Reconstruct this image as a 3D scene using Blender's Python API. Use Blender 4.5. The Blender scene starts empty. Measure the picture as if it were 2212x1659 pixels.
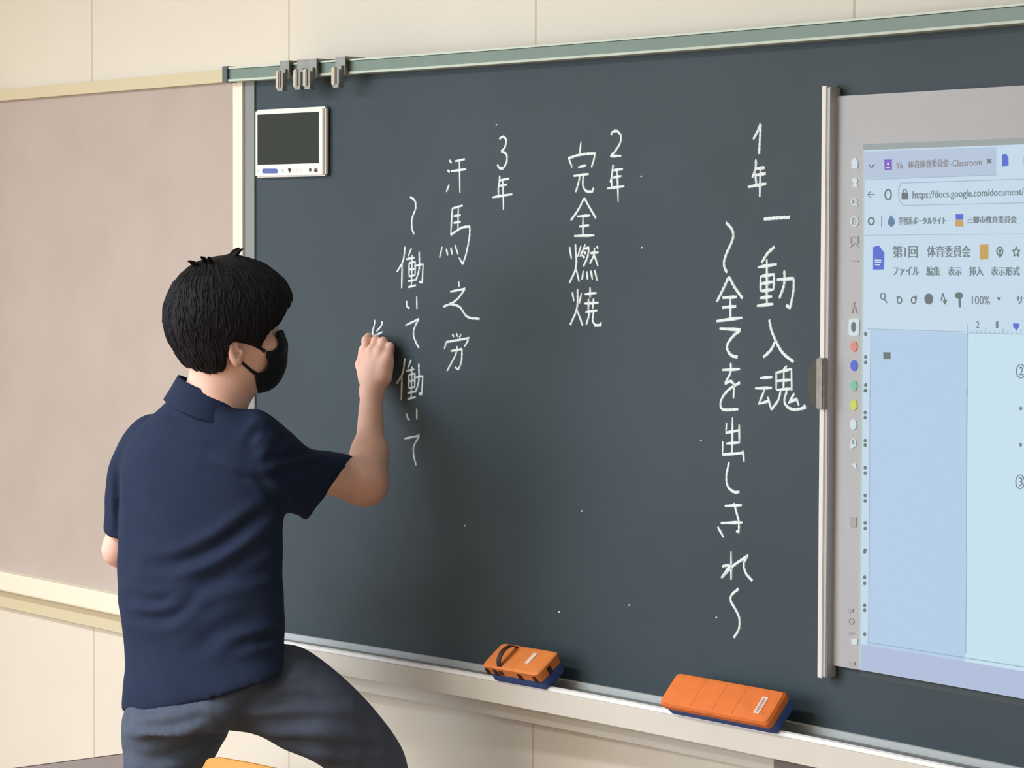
import bpy, bmesh, math, random
import numpy as np
from mathutils import Matrix, Vector
random.seed(7); np.random.seed(7)
S = bpy.context.scene
COL = S.collection

# ------------------------------------------------------------ camera, light, exposure
F = 6500.0                                   # focal length in pixels of the 2212 px wide frame
CAM = np.array([5.5031, -3.4447, 1.7174]); YAW, PIT, ROL = .947, .0459, .0032
_f = np.array([-math.sin(YAW)*math.cos(PIT), math.cos(YAW)*math.cos(PIT), -math.sin(PIT)])
_r = np.array([math.cos(YAW), math.sin(YAW), 0.]); _u = np.cross(_r, _f)
CR = _r*math.cos(ROL)+_u*math.sin(ROL); CU = -_r*math.sin(ROL)+_u*math.cos(ROL); CF = _f
XC = np.array([math.cos(YAW), math.sin(YAW), 0.]); ZC = np.array([-math.sin(YAW), math.cos(YAW), 0.]); UP = np.array([0, 0, 1.])
cd = bpy.data.cameras.new('camera'); cam = bpy.data.objects.new('camera', cd); COL.objects.link(cam)
cd.sensor_fit = 'HORIZONTAL'; cd.sensor_width = 36; cd.lens = 36*F/2212; cd.clip_end = 60; cd.clip_start = .05
M = Matrix.Identity(4)
for i in range(3): M[i][0], M[i][1], M[i][2], M[i][3] = CR[i], CU[i], -CF[i], CAM[i]
cam.matrix_world = M; S.camera = cam
S.view_settings.view_transform = 'Standard'; S.view_settings.look = 'None'
S.view_settings.gamma = 1; S.view_settings.exposure = -0.10; S.view_settings.use_curve_mapping = False
W = bpy.data.worlds.new('world'); S.world = W; W.use_nodes = True
W.node_tree.nodes['Background'].inputs[0].default_value = (.62, .75, 1, 1)
W.node_tree.nodes['Background'].inputs[1].default_value = .6

def area(name, loc, target, sx, sy, power, col):
    l = bpy.data.lights.new(name, 'AREA'); l.shape = 'RECTANGLE'; l.size = sx; l.size_y = sy
    l.energy = power; l.color = col
    o = bpy.data.objects.new(name, l); COL.objects.link(o); o.location = loc
    o.rotation_euler = (Vector(target)-Vector(loc)).to_track_quat('-Z', 'Y').to_euler()
    return o
area('window_daylight', (-2.36, -5.5, 1.75), (0, -5.1, 1.6), 4.6, 1.55, 190, (.72, .86, 1.0))
for x_, y_, e_ in ((-.9, -2.7, 50), (.4, -2.7, 52), (-1.2, -5.2, 56), (.5, -5.2, 60), (2.0, -5.2, 12), (-1.2, -7.2, 54), (.5, -7.2, 66), (2.2, -7.2, 20)):
    area('ceiling_tube', (x_, y_, 2.93), (x_, y_, 0), 1.2, .3, e_, (.95, .97, 1.0))

# ------------------------------------------------------------ geometry of the place
BW = 3.45                                    # chalkboard width; its face is a shallow concave arc
def by(x): return -(.155-.1293*x+.0375*x*x)
def bn(x):
    n = np.array([.1293-.075*x, -1, 0]); return n/np.linalg.norm(n)
def bpt(x, z, off=0.): return np.array([x, by(x), z])+bn(x)*off
def ray(u, v): return CF+CR*(u-1106)/F-CU*(v-829.5)/F
def onboard(u, v, off=0.):
    d = ray(u, v); t = 6.
    for _ in range(16):
        P = CAM+d*t; s = .1293-.075*P[0]
        t -= (P[1]-(by(P[0])-off*math.sqrt(1+s*s)))/(d[1]-d[0]*s)
    return CAM+d*t
def onz(u, v, z):
    d = ray(u, v); return CAM+d*((z-CAM[2])/d[2])
def at(u, v, Z): return CAM+ray(u, v)*Z
def uvz(P):
    d = P-CAM; z = d@CF; return np.stack([1106+F*(d@CR)/z, 829.5-F*(d@CU)/z, z], -1)

# ------------------------------------------------------------ helpers
def lin(c): 
    return tuple(((x/255)/12.92 if x/255 <= .04045 else ((x/255+.055)/1.055)**2.4) for x in c)
def mat(name, rgb, rough=.6, metal=0., spec=.5, emit=None, es=1., noise=None, bump=None, sss=0., coat=0.):
    m = bpy.data.materials.new(name); m.use_nodes = True; nt = m.node_tree; b = nt.nodes['Principled BSDF']
    c = lin(rgb); b.inputs['Base Color'].default_value = (*c, 1)
    b.inputs['Roughness'].default_value = rough; b.inputs['Metallic'].default_value = metal
    b.inputs['Specular IOR Level'].default_value = spec
    if coat: b.inputs['Coat Weight'].default_value = coat
    if sss:
        b.inputs['Subsurface Weight'].default_value = sss; b.inputs['Subsurface Radius'].default_value = (.012, .005, .003)
        b.inputs['Subsurface Scale'].default_value = 1.
    if emit:
        b.inputs['Emission Color'].default_value = (*lin(emit), 1); b.inputs['Emission Strength'].default_value = es
    tc = None
    if noise:                                # (scale, amount, detail)
        tc = nt.nodes.new('ShaderNodeTexCoord'); n = nt.nodes.new('ShaderNodeTexNoise')
        n.inputs['Scale'].default_value = noise[0]; n.inputs['Detail'].default_value = noise[2]
        r = nt.nodes.new('ShaderNodeMapRange'); r.inputs['To Min'].default_value = 1-noise[1]; r.inputs['To Max'].default_value = 1+noise[1]
        r.inputs['From Min'].default_value = .25; r.inputs['From Max'].default_value = .75
        mx = nt.nodes.new('ShaderNodeMix'); mx.data_type = 'RGBA'; mx.blend_type = 'MULTIPLY'; mx.inputs['Factor'].default_value = 1
        nt.links.new(tc.outputs['Object'], n.inputs['Vector']); nt.links.new(n.outputs['Fac'], r.inputs['Value'])
        mx.inputs['A'].default_value = (*c, 1); nt.links.new(r.outputs['Result'], mx.inputs['B'])
        nt.links.new(mx.outputs['Result'], b.inputs['Base Color'])
    if bump:                                 # (scale, strength, distance)
        tc = tc or nt.nodes.new('ShaderNodeTexCoord'); n = nt.nodes.new('ShaderNodeTexNoise'); n.inputs['Scale'].default_value = bump[0]; n.inputs['Detail'].default_value = 4
        bp = nt.nodes.new('ShaderNodeBump'); bp.inputs['Strength'].default_value = bump[1]; bp.inputs['Distance'].default_value = bump[2]
        nt.links.new(tc.outputs['Object'], n.inputs['Vector']); nt.links.new(n.outputs['Fac'], bp.inputs['Height']); nt.links.new(bp.outputs['Normal'], b.inputs['Normal'])
    return m
class MB:
    def __init__(s): s.v = []; s.f = []
    def add(s, vs, fs):
        o = len(s.v); s.v += [tuple(map(float, p)) for p in vs]; s.f += [tuple(o+i for i in f) for f in fs]; return s
    def grid(s, rows, closed=False, caps=False):
        n = len(rows[0]); k = len(rows); vs = [p for r in rows for p in r]; fs = []
        for a in range(k-1):
            for b in range(n if closed else n-1):
                c = (b+1) % n; fs.append((a*n+b, a*n+c, (a+1)*n+c, (a+1)*n+b))
        if caps: fs.append(tuple(range(n))[::-1]); fs.append(tuple((k-1)*n+i for i in range(n)))
        return s.add(vs, fs)
    def box(s, lo, hi, T=None):
        vs = [np.array([x, y, z], float) for x in (lo[0], hi[0]) for y in (lo[1], hi[1]) for z in (lo[2], hi[2])]
        if T: vs = [T(p) for p in vs]
        return s.add(vs, [(0, 1, 3, 2), (4, 6, 7, 5), (0, 4, 5, 1), (2, 3, 7, 6), (0, 2, 6, 4), (1, 5, 7, 3)])
    def tube(s, pts, r, n=10, caps=True):
        pts = [np.array(p, float) for p in pts]; rows = []; ref = None
        for i, p in enumerate(pts):
            t = pts[min(i+1, len(pts)-1)]-pts[max(i-1, 0)]; t /= np.linalg.norm(t)
            if ref is None: ref = np.cross(t, (0, 0, 1)) if abs(t[2]) < .9 else np.cross(t, (1, 0, 0))
            a = ref-t*(ref@t); a /= np.linalg.norm(a); ref = a; b = np.cross(t, a); rr = r[i] if hasattr(r, '__len__') else r
            rows.append([p+rr*(a*math.cos(q)+b*math.sin(q)) for q in np.linspace(0, 2*math.pi, n, endpoint=False)])
        return s.grid(rows, True, caps)
    def build(s, name, m=None, parent=None, smooth=None, bevel=0., seg=2, recalc=True):
        me = bpy.data.meshes.new(name); me.from_pydata(s.v, [], s.f)
        bm = bmesh.new(); bm.from_mesh(me)
        if recalc: bmesh.ops.recalc_face_normals(bm, faces=bm.faces)
        if bevel:
            es = [e for e in bm.edges if len(e.link_faces) == 2 and e.calc_face_angle(0) > .5]
            bmesh.ops.bevel(bm, geom=es, offset=bevel, segments=seg, affect='EDGES', clamp_overlap=True)
        bm.to_mesh(me); bm.free()
        return link(name, me, m, parent, smooth)
def link(name, me, m=None, parent=None, smooth=None):
    o = bpy.data.objects.new(name, me); COL.objects.link(o); me.name = name
    if m: me.materials.append(m)
    if smooth == 'all': me.polygons.foreach_set('use_smooth', [True]*len(me.polygons))
    elif smooth: 
        me.polygons.foreach_set('use_smooth', [True]*len(me.polygons)); me.set_sharp_from_angle(angle=smooth)
    if parent: 
        o.parent = parent; o.matrix_parent_inverse = parent.matrix_world.inverted()
    return o
def empty(name, loc):
    o = bpy.data.objects.new(name, None); COL.objects.link(o); o.location = loc; o.empty_display_size = .05
    o.matrix_world = Matrix.Translation(Vector(loc)); return o
def tag(o, label, cat, group=None):
    o['label'] = label; o['category'] = cat
    if group: o['group'] = group
    return o
def struct(o): o['kind'] = 'structure'; return o

# ------------------------------------------------------------ materials
m_wall = mat('painted wall panel', (226, 221, 208), .65, noise=(2.5, .03, 3))
nt = m_wall.node_tree                         # vertical butt joints every 0.91 m
tc = nt.nodes.new('ShaderNodeTexCoord'); sp = nt.nodes.new('ShaderNodeSeparateXYZ'); nt.links.new(tc.outputs['Object'], sp.inputs[0])
a1 = nt.nodes.new('ShaderNodeMath'); a1.operation = 'ADD'; a1.inputs[1].default_value = .122+9.1; nt.links.new(sp.outputs[0], a1.inputs[0])
a2 = nt.nodes.new('ShaderNodeMath'); a2.operation = 'MODULO'; a2.inputs[1].default_value = .91; nt.links.new(a1.outputs[0], a2.inputs[0])
a3 = nt.nodes.new('ShaderNodeMath'); a3.operation = 'LESS_THAN'; a3.inputs[1].default_value = .0065; nt.links.new(a2.outputs[0], a3.inputs[0])
mx = nt.nodes.new('ShaderNodeMix'); mx.data_type = 'RGBA'; mx.inputs['B'].default_value = (*lin((200, 190, 168)), 1)
old = nt.nodes['Principled BSDF'].inputs['Base Color'].links[0].from_socket
nt.links.new(old, mx.inputs['A']); nt.links.new(a3.outputs[0], mx.inputs['Factor']); nt.links.new(mx.outputs['Result'], nt.nodes['Principled BSDF'].inputs['Base Color'])
m_room = mat('cream room paint', (224, 218, 202), .7, noise=(3, .03, 2))
m_floor = mat('wooden floor boards', (150, 112, 74), .45, noise=(7, .12, 4))
m_ceil = mat('ceiling board', (232, 230, 222), .8, noise=(30, .05, 3))
m_board = mat('matt chalkboard slate', (58, 72, 80), .55, spec=.22, noise=(1.9, .16, 7), bump=(600, .05, .001))
m_cream = mat('cream frame', (240, 234, 216), .5)
m_olive = mat('pale cream trim', (212, 204, 172), .55)
m_pink = mat('pinkish pin cloth', (186, 175, 168), .9, spec=.1, noise=(5, .05, 5), bump=(500, .15, .001))
m_alu = mat('grey aluminium strip', (140, 146, 146), .6, .0, spec=.3)
m_edge = mat('bright aluminium edge', (190, 197, 200), .45)
m_green = mat('green enamelled rail', (108, 132, 120), .45, noise=(20, .06, 3))
m_lip = mat('pale green lip', (198, 214, 200), .4)
m_dark = mat('dark grey plastic', (70, 84, 88), .5)
m_tray = mat('ivory tray profile', (218, 215, 206), .45, noise=(9, .03, 3))
m_trayw = mat('white tray lip', (240, 242, 242), .35)
m_chalk = mat('white chalk', (232, 246, 250), .95, spec=.05, noise=(260, .14, 3))
m_white = mat('white plastic', (240, 240, 232), .4)
m_lcd = mat('dark display glass', (46, 53, 46), .55, spec=.15)
m_blue = mat('blue sticker', (72, 92, 172), .5)
m_blk = mat('black print', (44, 42, 44), .6)
m_red = mat('red print', (158, 62, 60), .6)
m_grey = mat('pale grey print', (205, 205, 204), .6)
m_sheet = mat('dimmed white screen sheet', (176, 180, 184), .55, noise=(3, .02, 2))  # white sheet toned grey, the weaker light at the right put into its colour
m_silver = mat('satin silver bar', (228, 229, 224), .45, .0)
m_groove = mat('grey groove', (182, 182, 188), .5)
m_clip = mat('smoky translucent plastic', (84, 84, 78), .6, spec=.15)
m_clip2 = mat('worn grey metal clip', (150, 146, 142), .6, .0, noise=(60, .2, 4))
m_hook = mat('grey steel hook', (136, 140, 136), .45, .2, noise=(60, .12, 3))
m_hookw = mat('ivory plastic hook tongue', (196, 192, 176), .5)

# ------------------------------------------------------------ room shell (setting)
XL, XR, YB, ZT = -2.4, 6.8, -8.2, 3.0
struct(MB().box((XL, 0, 0), (XR, .15, ZT)).build('wall_front', m_wall))
struct(MB().box((XL-.15, YB-.15, -.12), (XR+.15, .15, 0)).build('floor', m_floor))
struct(MB().box((XL-.15, YB-.15, ZT), (XR+.15, .15, ZT+.1)).build('ceiling', m_ceil))
struct(MB().box((XR, YB, 0), (XR+.15, .15, ZT)).build('wall_right', m_room))
struct(MB().box((XL-.15, YB-.15, 0), (XR+.15, YB, ZT)).build('wall_back', m_room))
wl = MB()                                    # left wall with one long window opening
wl.box((XL-.15, YB, 0), (XL, .15, .95)); wl.box((XL-.15, YB, 2.55), (XL, .15, ZT))
wl.box((XL-.15, -3.1, .95), (XL, .15, 2.55)); wl.box((XL-.15, YB, .95), (XL, -7.9, 2.55))
struct(wl.build('wall_left', m_room))
wf = MB()
for z in (.95, 2.5): wf.box((XL-.1, -7.9, z), (XL-.045, -3.1, z+.05))
for y in (-7.9, -6.3, -4.75, -3.15): wf.box((XL-.1, y, .95), (XL-.045, y+.05, 2.55))
struct(wf.build('window_1', m_alu))
struct(MB().box((XL, -.016, 0), (XR, 0, .09)).build('baseboard_front', m_olive))

# ------------------------------------------------------------ bulletin board on the wall
bb = empty('bulletin_board', (-1.2, 0, .86))
tag(bb, 'pinkish-beige cloth bulletin board with cream frame on the wall left of the chalkboard', 'bulletin board')
MB().box((XL+.05, -.02, .885), (-.11, 0, 2.080)).build('panel', m_pink, bb)
MB().box((XL+.05, -.035, 2.080), (-.11, 0, 2.108)).build('top_frame', m_olive, bb)
MB().box((XL+.05, -.05, .838), (-.11, 0, .885)).build('bottom_frame', m_cream, bb, bevel=.003)
struct(MB().box((XL, -.018, .789), (-.08, 0, .838)).build('shade_strip_1', m_olive))  # darker strip added for the shade band under the bottom frame

# ------------------------------------------------------------ chalkboard
cb = empty('chalkboard', (1.72, -.05, .84))
tag(cb, 'wide dark green-grey curved chalkboard covered with white Japanese chalk writing', 'chalkboard')
xs = np.linspace(0, BW, 70)
def sweep(prof, xa, xb, n=70, caps=True):    # prof: (offset from the board face, height) around a closed outline
    X = np.linspace(xa, xb, n); return MB().grid([[bpt(x, z, o) for o, z in prof] for x in X], True, caps)
sweep([(0, .895), (0, 2.075), (-.02, 2.075), (-.02, .895)], 0, BW).build('writing_surface', m_board, cb, .5)
sweep([(.004, .86), (.004, 2.07), (-.025, 2.07), (-.025, .86)], -.034, .0, 4).build('inner_frame', m_alu, cb, .5)
sweep([(.009, .84), (.009, 2.07), (-.15, 2.07), (-.15, .84)], -.066, -.034, 4).build('side_frame', m_cream, cb, .5)
sweep([(.004, .86), (.004, 2.07), (-.025, 2.07), (-.025, .86)], BW, BW+.034, 4).build('inner_frame', m_alu, cb, .5)
sweep([(.009, .84), (.009, 2.07), (-.15, 2.07), (-.15, .84)], BW+.034, BW+.066, 4).build('side_frame', m_cream, cb, .5)
rail = sweep([(.03, 2.067), (.03, 2.089), (.024, 2.091), (-.02, 2.091), (-.02, 2.066), (.026, 2.066)], -.055, BW+.05).build('top_rail', m_green, cb, .5)
sweep([(.033, 2.0635), (.034, 2.068), (.029, 2.0685), (-.01, 2.0685), (-.01, 2.0635)], -.055, BW+.05).build('rail_lip', m_lip, rail, .5)
sweep([(.033, 2.090), (.033, 2.0935), (-.02, 2.0935), (-.02, 2.090)], -.055, BW+.05).build('rail_lip', m_lip, rail, .5)
sweep([(.036, 2.062), (.036, 2.096), (-.03, 2.096), (-.03, 2.062)], -.068, -.052, 3).build('rail_end_cap', m_dark, rail, .5)
sweep([(.036, 2.062), (.036, 2.096), (-.03, 2.096), (-.03, 2.062)], BW+.047, BW+.063, 3).build('rail_end_cap', m_dark, rail, .5)
tray = sweep([(.065, .8465), (.065, .886), (.063, .888), (.002, .888), (-.02, .888), (-.02, .8465)], -.07, BW+.07).build('chalk_tray', m_tray, cb, .5)
sweep([(.0655, .888), (.0645, .8945), (.060, .8965), (.054, .8945), (.053, .888)], -.07, BW+.07).build('tray_lip', m_trayw, tray, .6)
sweep([(.0525, .8882), (.0525, .8892), (.008, .8892), (.008, .8882)], -.06, BW+.06).build('tray_floor', m_alu, tray, .6)
sweep([(.0075, .888), (.0075, .900), (.0055, .9015), (0., .9015), (0., .888)], -.03, BW+.03).build('board_edge_strip', m_edge, cb, .6)
sweep([(-.02, .848), (-.02, .80), (-.045, .80), (-.045, .848)], -.05, BW+.05).build('lower_rail', m_tray, cb, .5)

# ------------------------------------------------------------ chalk writing (parts of the board)
def smooth_line(pts, step=2.0):
    pts = [np.array(p, float) for p in pts]; out = [pts[0]]; segs = []; cur = [pts[0]]
    for i in range(1, len(pts)-1):
        a = pts[i]-pts[i-1]; b = pts[i+1]-pts[i]; cur.append(pts[i])
        if (a@b)/(np.linalg.norm(a)*np.linalg.norm(b)+1e-9) < math.cos(math.radians(62)): segs.append(cur); cur = [pts[i]]
    cur.append(pts[-1]); segs.append(cur)
    for sgm in segs:
        e = [2*sgm[0]-sgm[1]]+sgm+[2*sgm[-1]-sgm[-2]]
        for i in range(1, len(e)-2):
            n = max(2, int(np.linalg.norm(e[i+1]-e[i])/step)) if len(sgm) > 2 else 3
            for k in range(1, n+1):
                t = k/n; p0, p1, p2, p3 = e[i-1:i+3]
                out.append(.5*((2*p1)+(-p0+p2)*t+(2*p0-5*p1+4*p2-p3)*t*t+(-p0+3*p1-3*p2+p3)*t**3))
    return out
def stroke(mb, pts, w=.0056):
    P = smooth_line(pts); Q = [onboard(u, v, 0) for u, v in P]; rows = []
    for i, q in enumerate(Q):
        t = Q[min(i+1, len(Q)-1)]-Q[max(i-1, 0)]; t = t/(np.linalg.norm(t)+1e-9); n = bn(q[0]); s = np.cross(n, t)
        ww = w*(1.0+.14*math.sin(i*1.3+q[0]*90)); 
        if i in (0, len(Q)-1): ww *= .7
        rows.append([q-s*ww/2+n*.0001, q-s*ww*.32+n*.0011, q+s*ww*.32+n*.0011, q+s*ww/2+n*.0001])
    mb.grid(rows, True, True)
def chars(ox, oy, k, data, w=.0056):
    for ch in data:
        mb = MB()
        for st in ch: stroke(mb, [(ox+k*x, oy+k*y) for x, y in st], w)
        mb.build('chalk_character', m_chalk, cb, .6)
chars(1500, 240, .33746, [
 [[(378,180),(405,130),(425,80)],[(425,80),(422,160),(415,275)]],
 [[(395,310),(392,370),(372,425)],[(390,370),(455,362)],[(388,412),(460,400)],[(388,380),(398,472)],[(345,485),(463,465)],[(424,366),(420,550)]],
 [[(445,692),(530,684),(615,680)]],
 [[(515,868),(470,910),(432,970)],[(408,1000),(530,980)],[(465,950),(465,1245)],[(425,1058),(425,1152)],[(425,1058),(512,1045),(508,1145)],[(428,1105),(508,1093)],[(425,1152),(508,1143)],[(420,1197),(500,1187)],[(402,1247),(508,1235)],[(530,1080),(637,1072),(635,1150),(615,1260),(588,1245)],[(577,1020),(575,1110),(545,1200)]],
 [[(480,1335),(500,1420),(560,1540),(638,1608)],[(520,1470),(490,1530),(443,1575)]],
 [[(203,713),(240,755),(250,800),(235,850),(205,915),(190,970),(197,1010),(212,1035)]],
 [[(222,1060),(185,1140),(145,1220)],[(222,1060),(260,1130),(310,1200)],[(182,1195),(275,1190)],[(180,1258),(270,1250)],[(143,1345),(310,1322)],[(232,1192),(232,1335)]],
 [[(163,1393),(300,1400),(250,1440),(215,1490),(213,1530),(240,1565),(280,1575)]]], .0062)
chars(1500, 780, .38560, [
 [[(158,50),(258,45)],[(205,10),(203,65),(172,125),(205,112),(222,135),(220,210)],[(258,120),(200,155),(160,200),(147,245),(165,272),(248,270)]],
 [[(215,315),(212,520)],[(182,345),(178,402),(255,388)],[(252,355),(253,457),(180,462)],[(160,450),(160,525),(275,515)],[(272,500),(280,565)]],
 [[(195,565),(180,650),(190,705),(225,735),(255,733)]],
 [[(172,812),(268,808)],[(150,908),(272,905)],[(222,795),(240,860),(250,900),(250,955),(235,955)],[(132,930),(165,988)]],
 [[(207,1065),(207,1225)],[(157,1150),(205,1140),(152,1215),(215,1150),(300,1090),(278,1135),(290,1190),(327,1233)]],
 [[(250,1275),(210,1310),(205,1345),(230,1390),(252,1440),(250,1500),(222,1550)]],
 [[(370,95),(440,90)],[(342,153),(437,150)],[(395,160),(362,240),(425,222)],[(412,200),(432,272)],[(520,25),(498,52)],[(460,58),(460,160)],[(462,65),(545,45),(547,168)],[(462,112),(545,105)],[(463,162),(545,155)],[(503,55),(500,160)],[(485,165),(470,220),(430,275)],[(520,165),(505,220),(520,255),(560,272),(622,262),(615,245)],[(562,180),(530,235),(575,212)],[(570,205),(587,250)]]], .0056)
chars(1000, 250, .30143, [
 [[(262,165),(290,150),(312,175),(300,230),(275,255)],[(275,255),(312,275),(315,330),(290,378),(262,375),(248,350)]],
 [[(265,430),(262,480),(252,530)],[(260,465),(335,450)],[(265,502),(320,494)],[(255,520),(256,575)],[(288,457),(292,675)],[(213,585),(357,562)]],
 [[(1062,140),(1075,115),(1105,108),(1132,140),(1130,190),(1095,250),(1058,290),(1138,288)]],
 [[(1078,350),(1070,420),(1058,480)],[(1075,392),(1150,382)],[(1075,445),(1138,432)],[(1068,450),(1068,515)],[(1107,390),(1115,620)],[(1035,522),(1160,505)]],
 [[(848,185),(838,275)],[(755,305),(850,278),(950,270),(938,320),(922,370)],[(760,308),(785,372)],[(828,370),(885,355)],[(795,432),(905,418)],[(840,430),(830,480),(810,548)],[(865,425),(862,500),(885,540),(930,545),(938,515)]],
 [[(870,590),(830,670),(775,750)],[(872,590),(910,660),(955,735)],[(822,722),(915,715)],[(835,795),(908,785)],[(800,862),(945,858)],[(862,720),(862,860)]],
 [[(765,940),(780,1030)],[(848,930),(825,1010)],[(808,920),(812,1080),(765,1200)],[(812,1095),(835,1190)],[(880,920),(842,1010)],[(872,955),(905,945),(895,1010),(865,1080)],[(868,975),(885,990)],[(855,1000),(875,1020)],[(915,985),(975,980)],[(945,945),(940,1000),(910,1060)],[(943,1000),(970,1080)],[(962,935),(970,955)],[(865,1110),(855,1175)],[(890,1115),(895,1175)],[(918,1110),(930,1175)],[(945,1105),(965,1185)]],
 [[(785,1265),(797,1330)],[(852,1270),(835,1345)],[(823,1240),(818,1380),(770,1500)],[(818,1390),(860,1505)],[(912,1230),(914,1305)],[(875,1280),(960,1270)],[(870,1347),(975,1340)],[(902,1312),(900,1390)],[(938,1310),(932,1385)],[(880,1407),(965,1395)],[(908,1405),(902,1440),(885,1500)],[(938,1402),(932,1470),(950,1502),(990,1500),(990,1478)]]], .0052)
hataraku = [[(220,490),(210,560),(180,615)],[(206,570),(203,697)],[(252,497),(235,540)],[(226,553),(268,545)],[(240,572),(240,640)],[(240,572),(270,566),(270,635)],[(240,605),(270,600)],[(240,638),(270,632)],[(256,530),(252,685)],[(235,662),(275,655)],[(235,692),(275,682)],[(275,585),(310,578),(305,670),(290,665)],[(290,515),(290,600),(273,660)]]
chars(780, 320, .43423, [
 [[(440,60),(452,75)],[(430,110),(443,120)],[(425,218),(440,180)],[(470,65),(518,55)],[(450,115),(525,105)],[(490,60),(493,222)]],
 [[(455,300),(447,432)],[(455,300),(508,285)],[(462,338),(498,333)],[(462,372),(498,366)],[(485,295),(483,405)],[(447,432),(500,397),(542,390),(540,440),(525,520),(507,578),(488,545)],[(405,490),(392,545)],[(425,500),(432,535)],[(447,495),(455,530)],[(468,482),(484,530)]],
 [[(487,662),(490,692)],[(445,714),(520,700),(470,760),(410,790)],[(440,775),(490,790),(530,840),(592,850)]],
 [[(455,925),(463,940)],[(475,922),(482,938)],[(499,925),(490,942)],[(415,1000),(425,965),(540,945),(515,988)],[(447,1010),(503,1000),(500,1060),(485,1102),(468,1090)],[(480,985),(470,1030),(428,1110)]],
 [[(245,243),(268,262),(272,300),(255,350),(255,400),(265,430)]], hataraku,
 [[(228,760),(230,788),(243,798)],[(278,738),(279,800)]],
 [[(222,882),(290,850),(268,890),(262,930),(275,970),(290,995)]],
 [[(x-2+.0*y, y+556) for x, y in st] for st in hataraku],
 [[(228,1320),(232,1343),(243,1352)],[(278,1295),(278,1350)]],
 [[(218,1445),(292,1430),(265,1480),(262,1520),(275,1580)]]], .0050)
chars(740, 680, .10853, [[[(645,100),(640,180),(590,370)],[(612,340),(604,470)],[(780,130),(795,180),(750,250),(680,330)],[(800,345),(620,430)]]], .0046)

dust = MB()                                  # stray chalk specks
for u, v in ((1073, 270), (1386, 381), (1387, 535), (1257, 1104), (1208, 1322), (1360, 1307), (1548, 1334), (1515, 952), (1004, 1136)):
    stroke(dust, [(u-1.6, v+.8), (u+1.6, v-.8)], .003)
dust.build('chalk_dust', m_chalk, cb)['kind'] = 'stuff'

# ------------------------------------------------------------ things fixed on the board
def bx(mb, x0, x1, z0, z1, o0, o1):          # a box lying on the curved board
    return mb.box((x0, o0, z0), (x1, o1, z1), lambda p: bpt(p[0], p[2], p[1]))
# display unit, top left
XA, XB = onboard(548, 300, .016)[0], onboard(699, 300, .016)[0]
mo = empty('wall_display', bpt(.153, 1.86, .0))
tag(mo, 'small white framed square display with dark blank screen at the top left of the chalkboard', 'display')
bx(MB(), XA, XB, 1.8595, 2.002, .001, .015).build('housing', m_white, mo, bevel=.004)
bx(MB(), XA+.004, XB-.006, 1.8625, 1.9985, .0151, .0160).build('front_bezel', m_white, mo)
bx(MB(), XA+.0115, XB-.017, 1.8860, 1.9915, .0161, .0168).build('screen', m_lcd, mo)
# hooks hanging on the rail
hk_lbl = ['grey metal hook on the green chalkboard rail, leftmost of four', 'grey metal hook on the green rail, second from left of four',
          'grey metal hook on the green rail, third from left, touching the second', 'grey metal hook hanging alone on the green rail, rightmost of four']
def hook(u, lab, proto=None):
    x = onboard(u, 160, .035)[0]
    if proto is None:
        r = empty('rail_hook', bpt(x, 2.05, .036)); X0 = x
        b = MB(); bx(b, x-.014, x+.018, 2.094, 2.0985, -.01, .043); bx(b, x+.013, x+.018, 2.060, 2.0985, .038, .043); bx(b, x-.014, x+.018, 2.075, 2.0945, .038, .043)
        b.build('rail_clamp', m_hook, r)
        a = MB(); bx(a, x-.002, x+.012, 2.040, 2.080, .043, .049); bx(a, x+.009, x+.012, 2.040, 2.072, .049, .055); bx(a, x-.008, x+.012, 2.036, 2.040, .043, .054); bx(a, x+.001, x+.012, 2.036, 2.043, .052, .056)
        a.build('hook_arm', m_hook, r)
        t = MB(); bx(t, x-.019, x-.007, 2.041, 2.078, .043, .051); t.build('hook_tongue', m_hookw, r, bevel=.002)
    else:
        r = proto.copy(); COL.objects.link(r)
        p0 = proto['x0']; T = Matrix.Translation(Vector(bpt(x, 2.05, .036)-bpt(p0, 2.05, .036))); r.matrix_world = T@proto.matrix_world
        for c in proto.children:
            k = c.copy(); COL.objects.link(k); k.parent = r; k.matrix_parent_inverse = c.matrix_parent_inverse.copy(); k.matrix_basis = c.matrix_basis.copy()
    r['x0'] = x; tag(r, lab, 'hook', 'metal hooks on the chalkboard rail'); return r
h0 = hook(617, hk_lbl[0])
for u, l in zip((655, 676, 738), hk_lbl[1:]): hook(u, l, h0)

# text helper: glyph outlines laid on the board surface inside a pixel box of the photograph
def text_on(mb, s, u0, v0, u1, v1, off, slope=0., bold=0.):
    cu = bpy.data.curves.new('text', 'FONT'); cu.body = s; cu.resolution_u = 3; cu.offset = 0
    o = bpy.data.objects.new('text', cu); COL.objects.link(o); bpy.context.view_layer.update()
    me = bpy.data.meshes.new_from_object(o.evaluated_get(bpy.context.evaluated_depsgraph_get()))
    bmm = bmesh.new(); bmm.from_mesh(me); bmesh.ops.triangulate(bmm, faces=bmm.faces); bmm.to_mesh(me); bmm.free()
    V = np.array([v.co[:2] for v in me.vertices]); Fc = [tuple(p.vertices) for p in me.polygons]
    bpy.data.objects.remove(o); bpy.data.meshes.remove(me)
    lo, hi = V.min(0), V.max(0); T = (V-lo)/(hi-lo)
    for k_, sh_ in enumerate((0, .9, 1.7) if bold > .015 else (0, .8)):   # the projected letters look heavy and soft
        P = [onboard(u0+(u1-u0)*a+sh_, v1+(v0-v1)*b+slope*(u1-u0)*a, off+.00004*k_) for a, b in T]; mb.add(P, Fc)
    return mb
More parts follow.
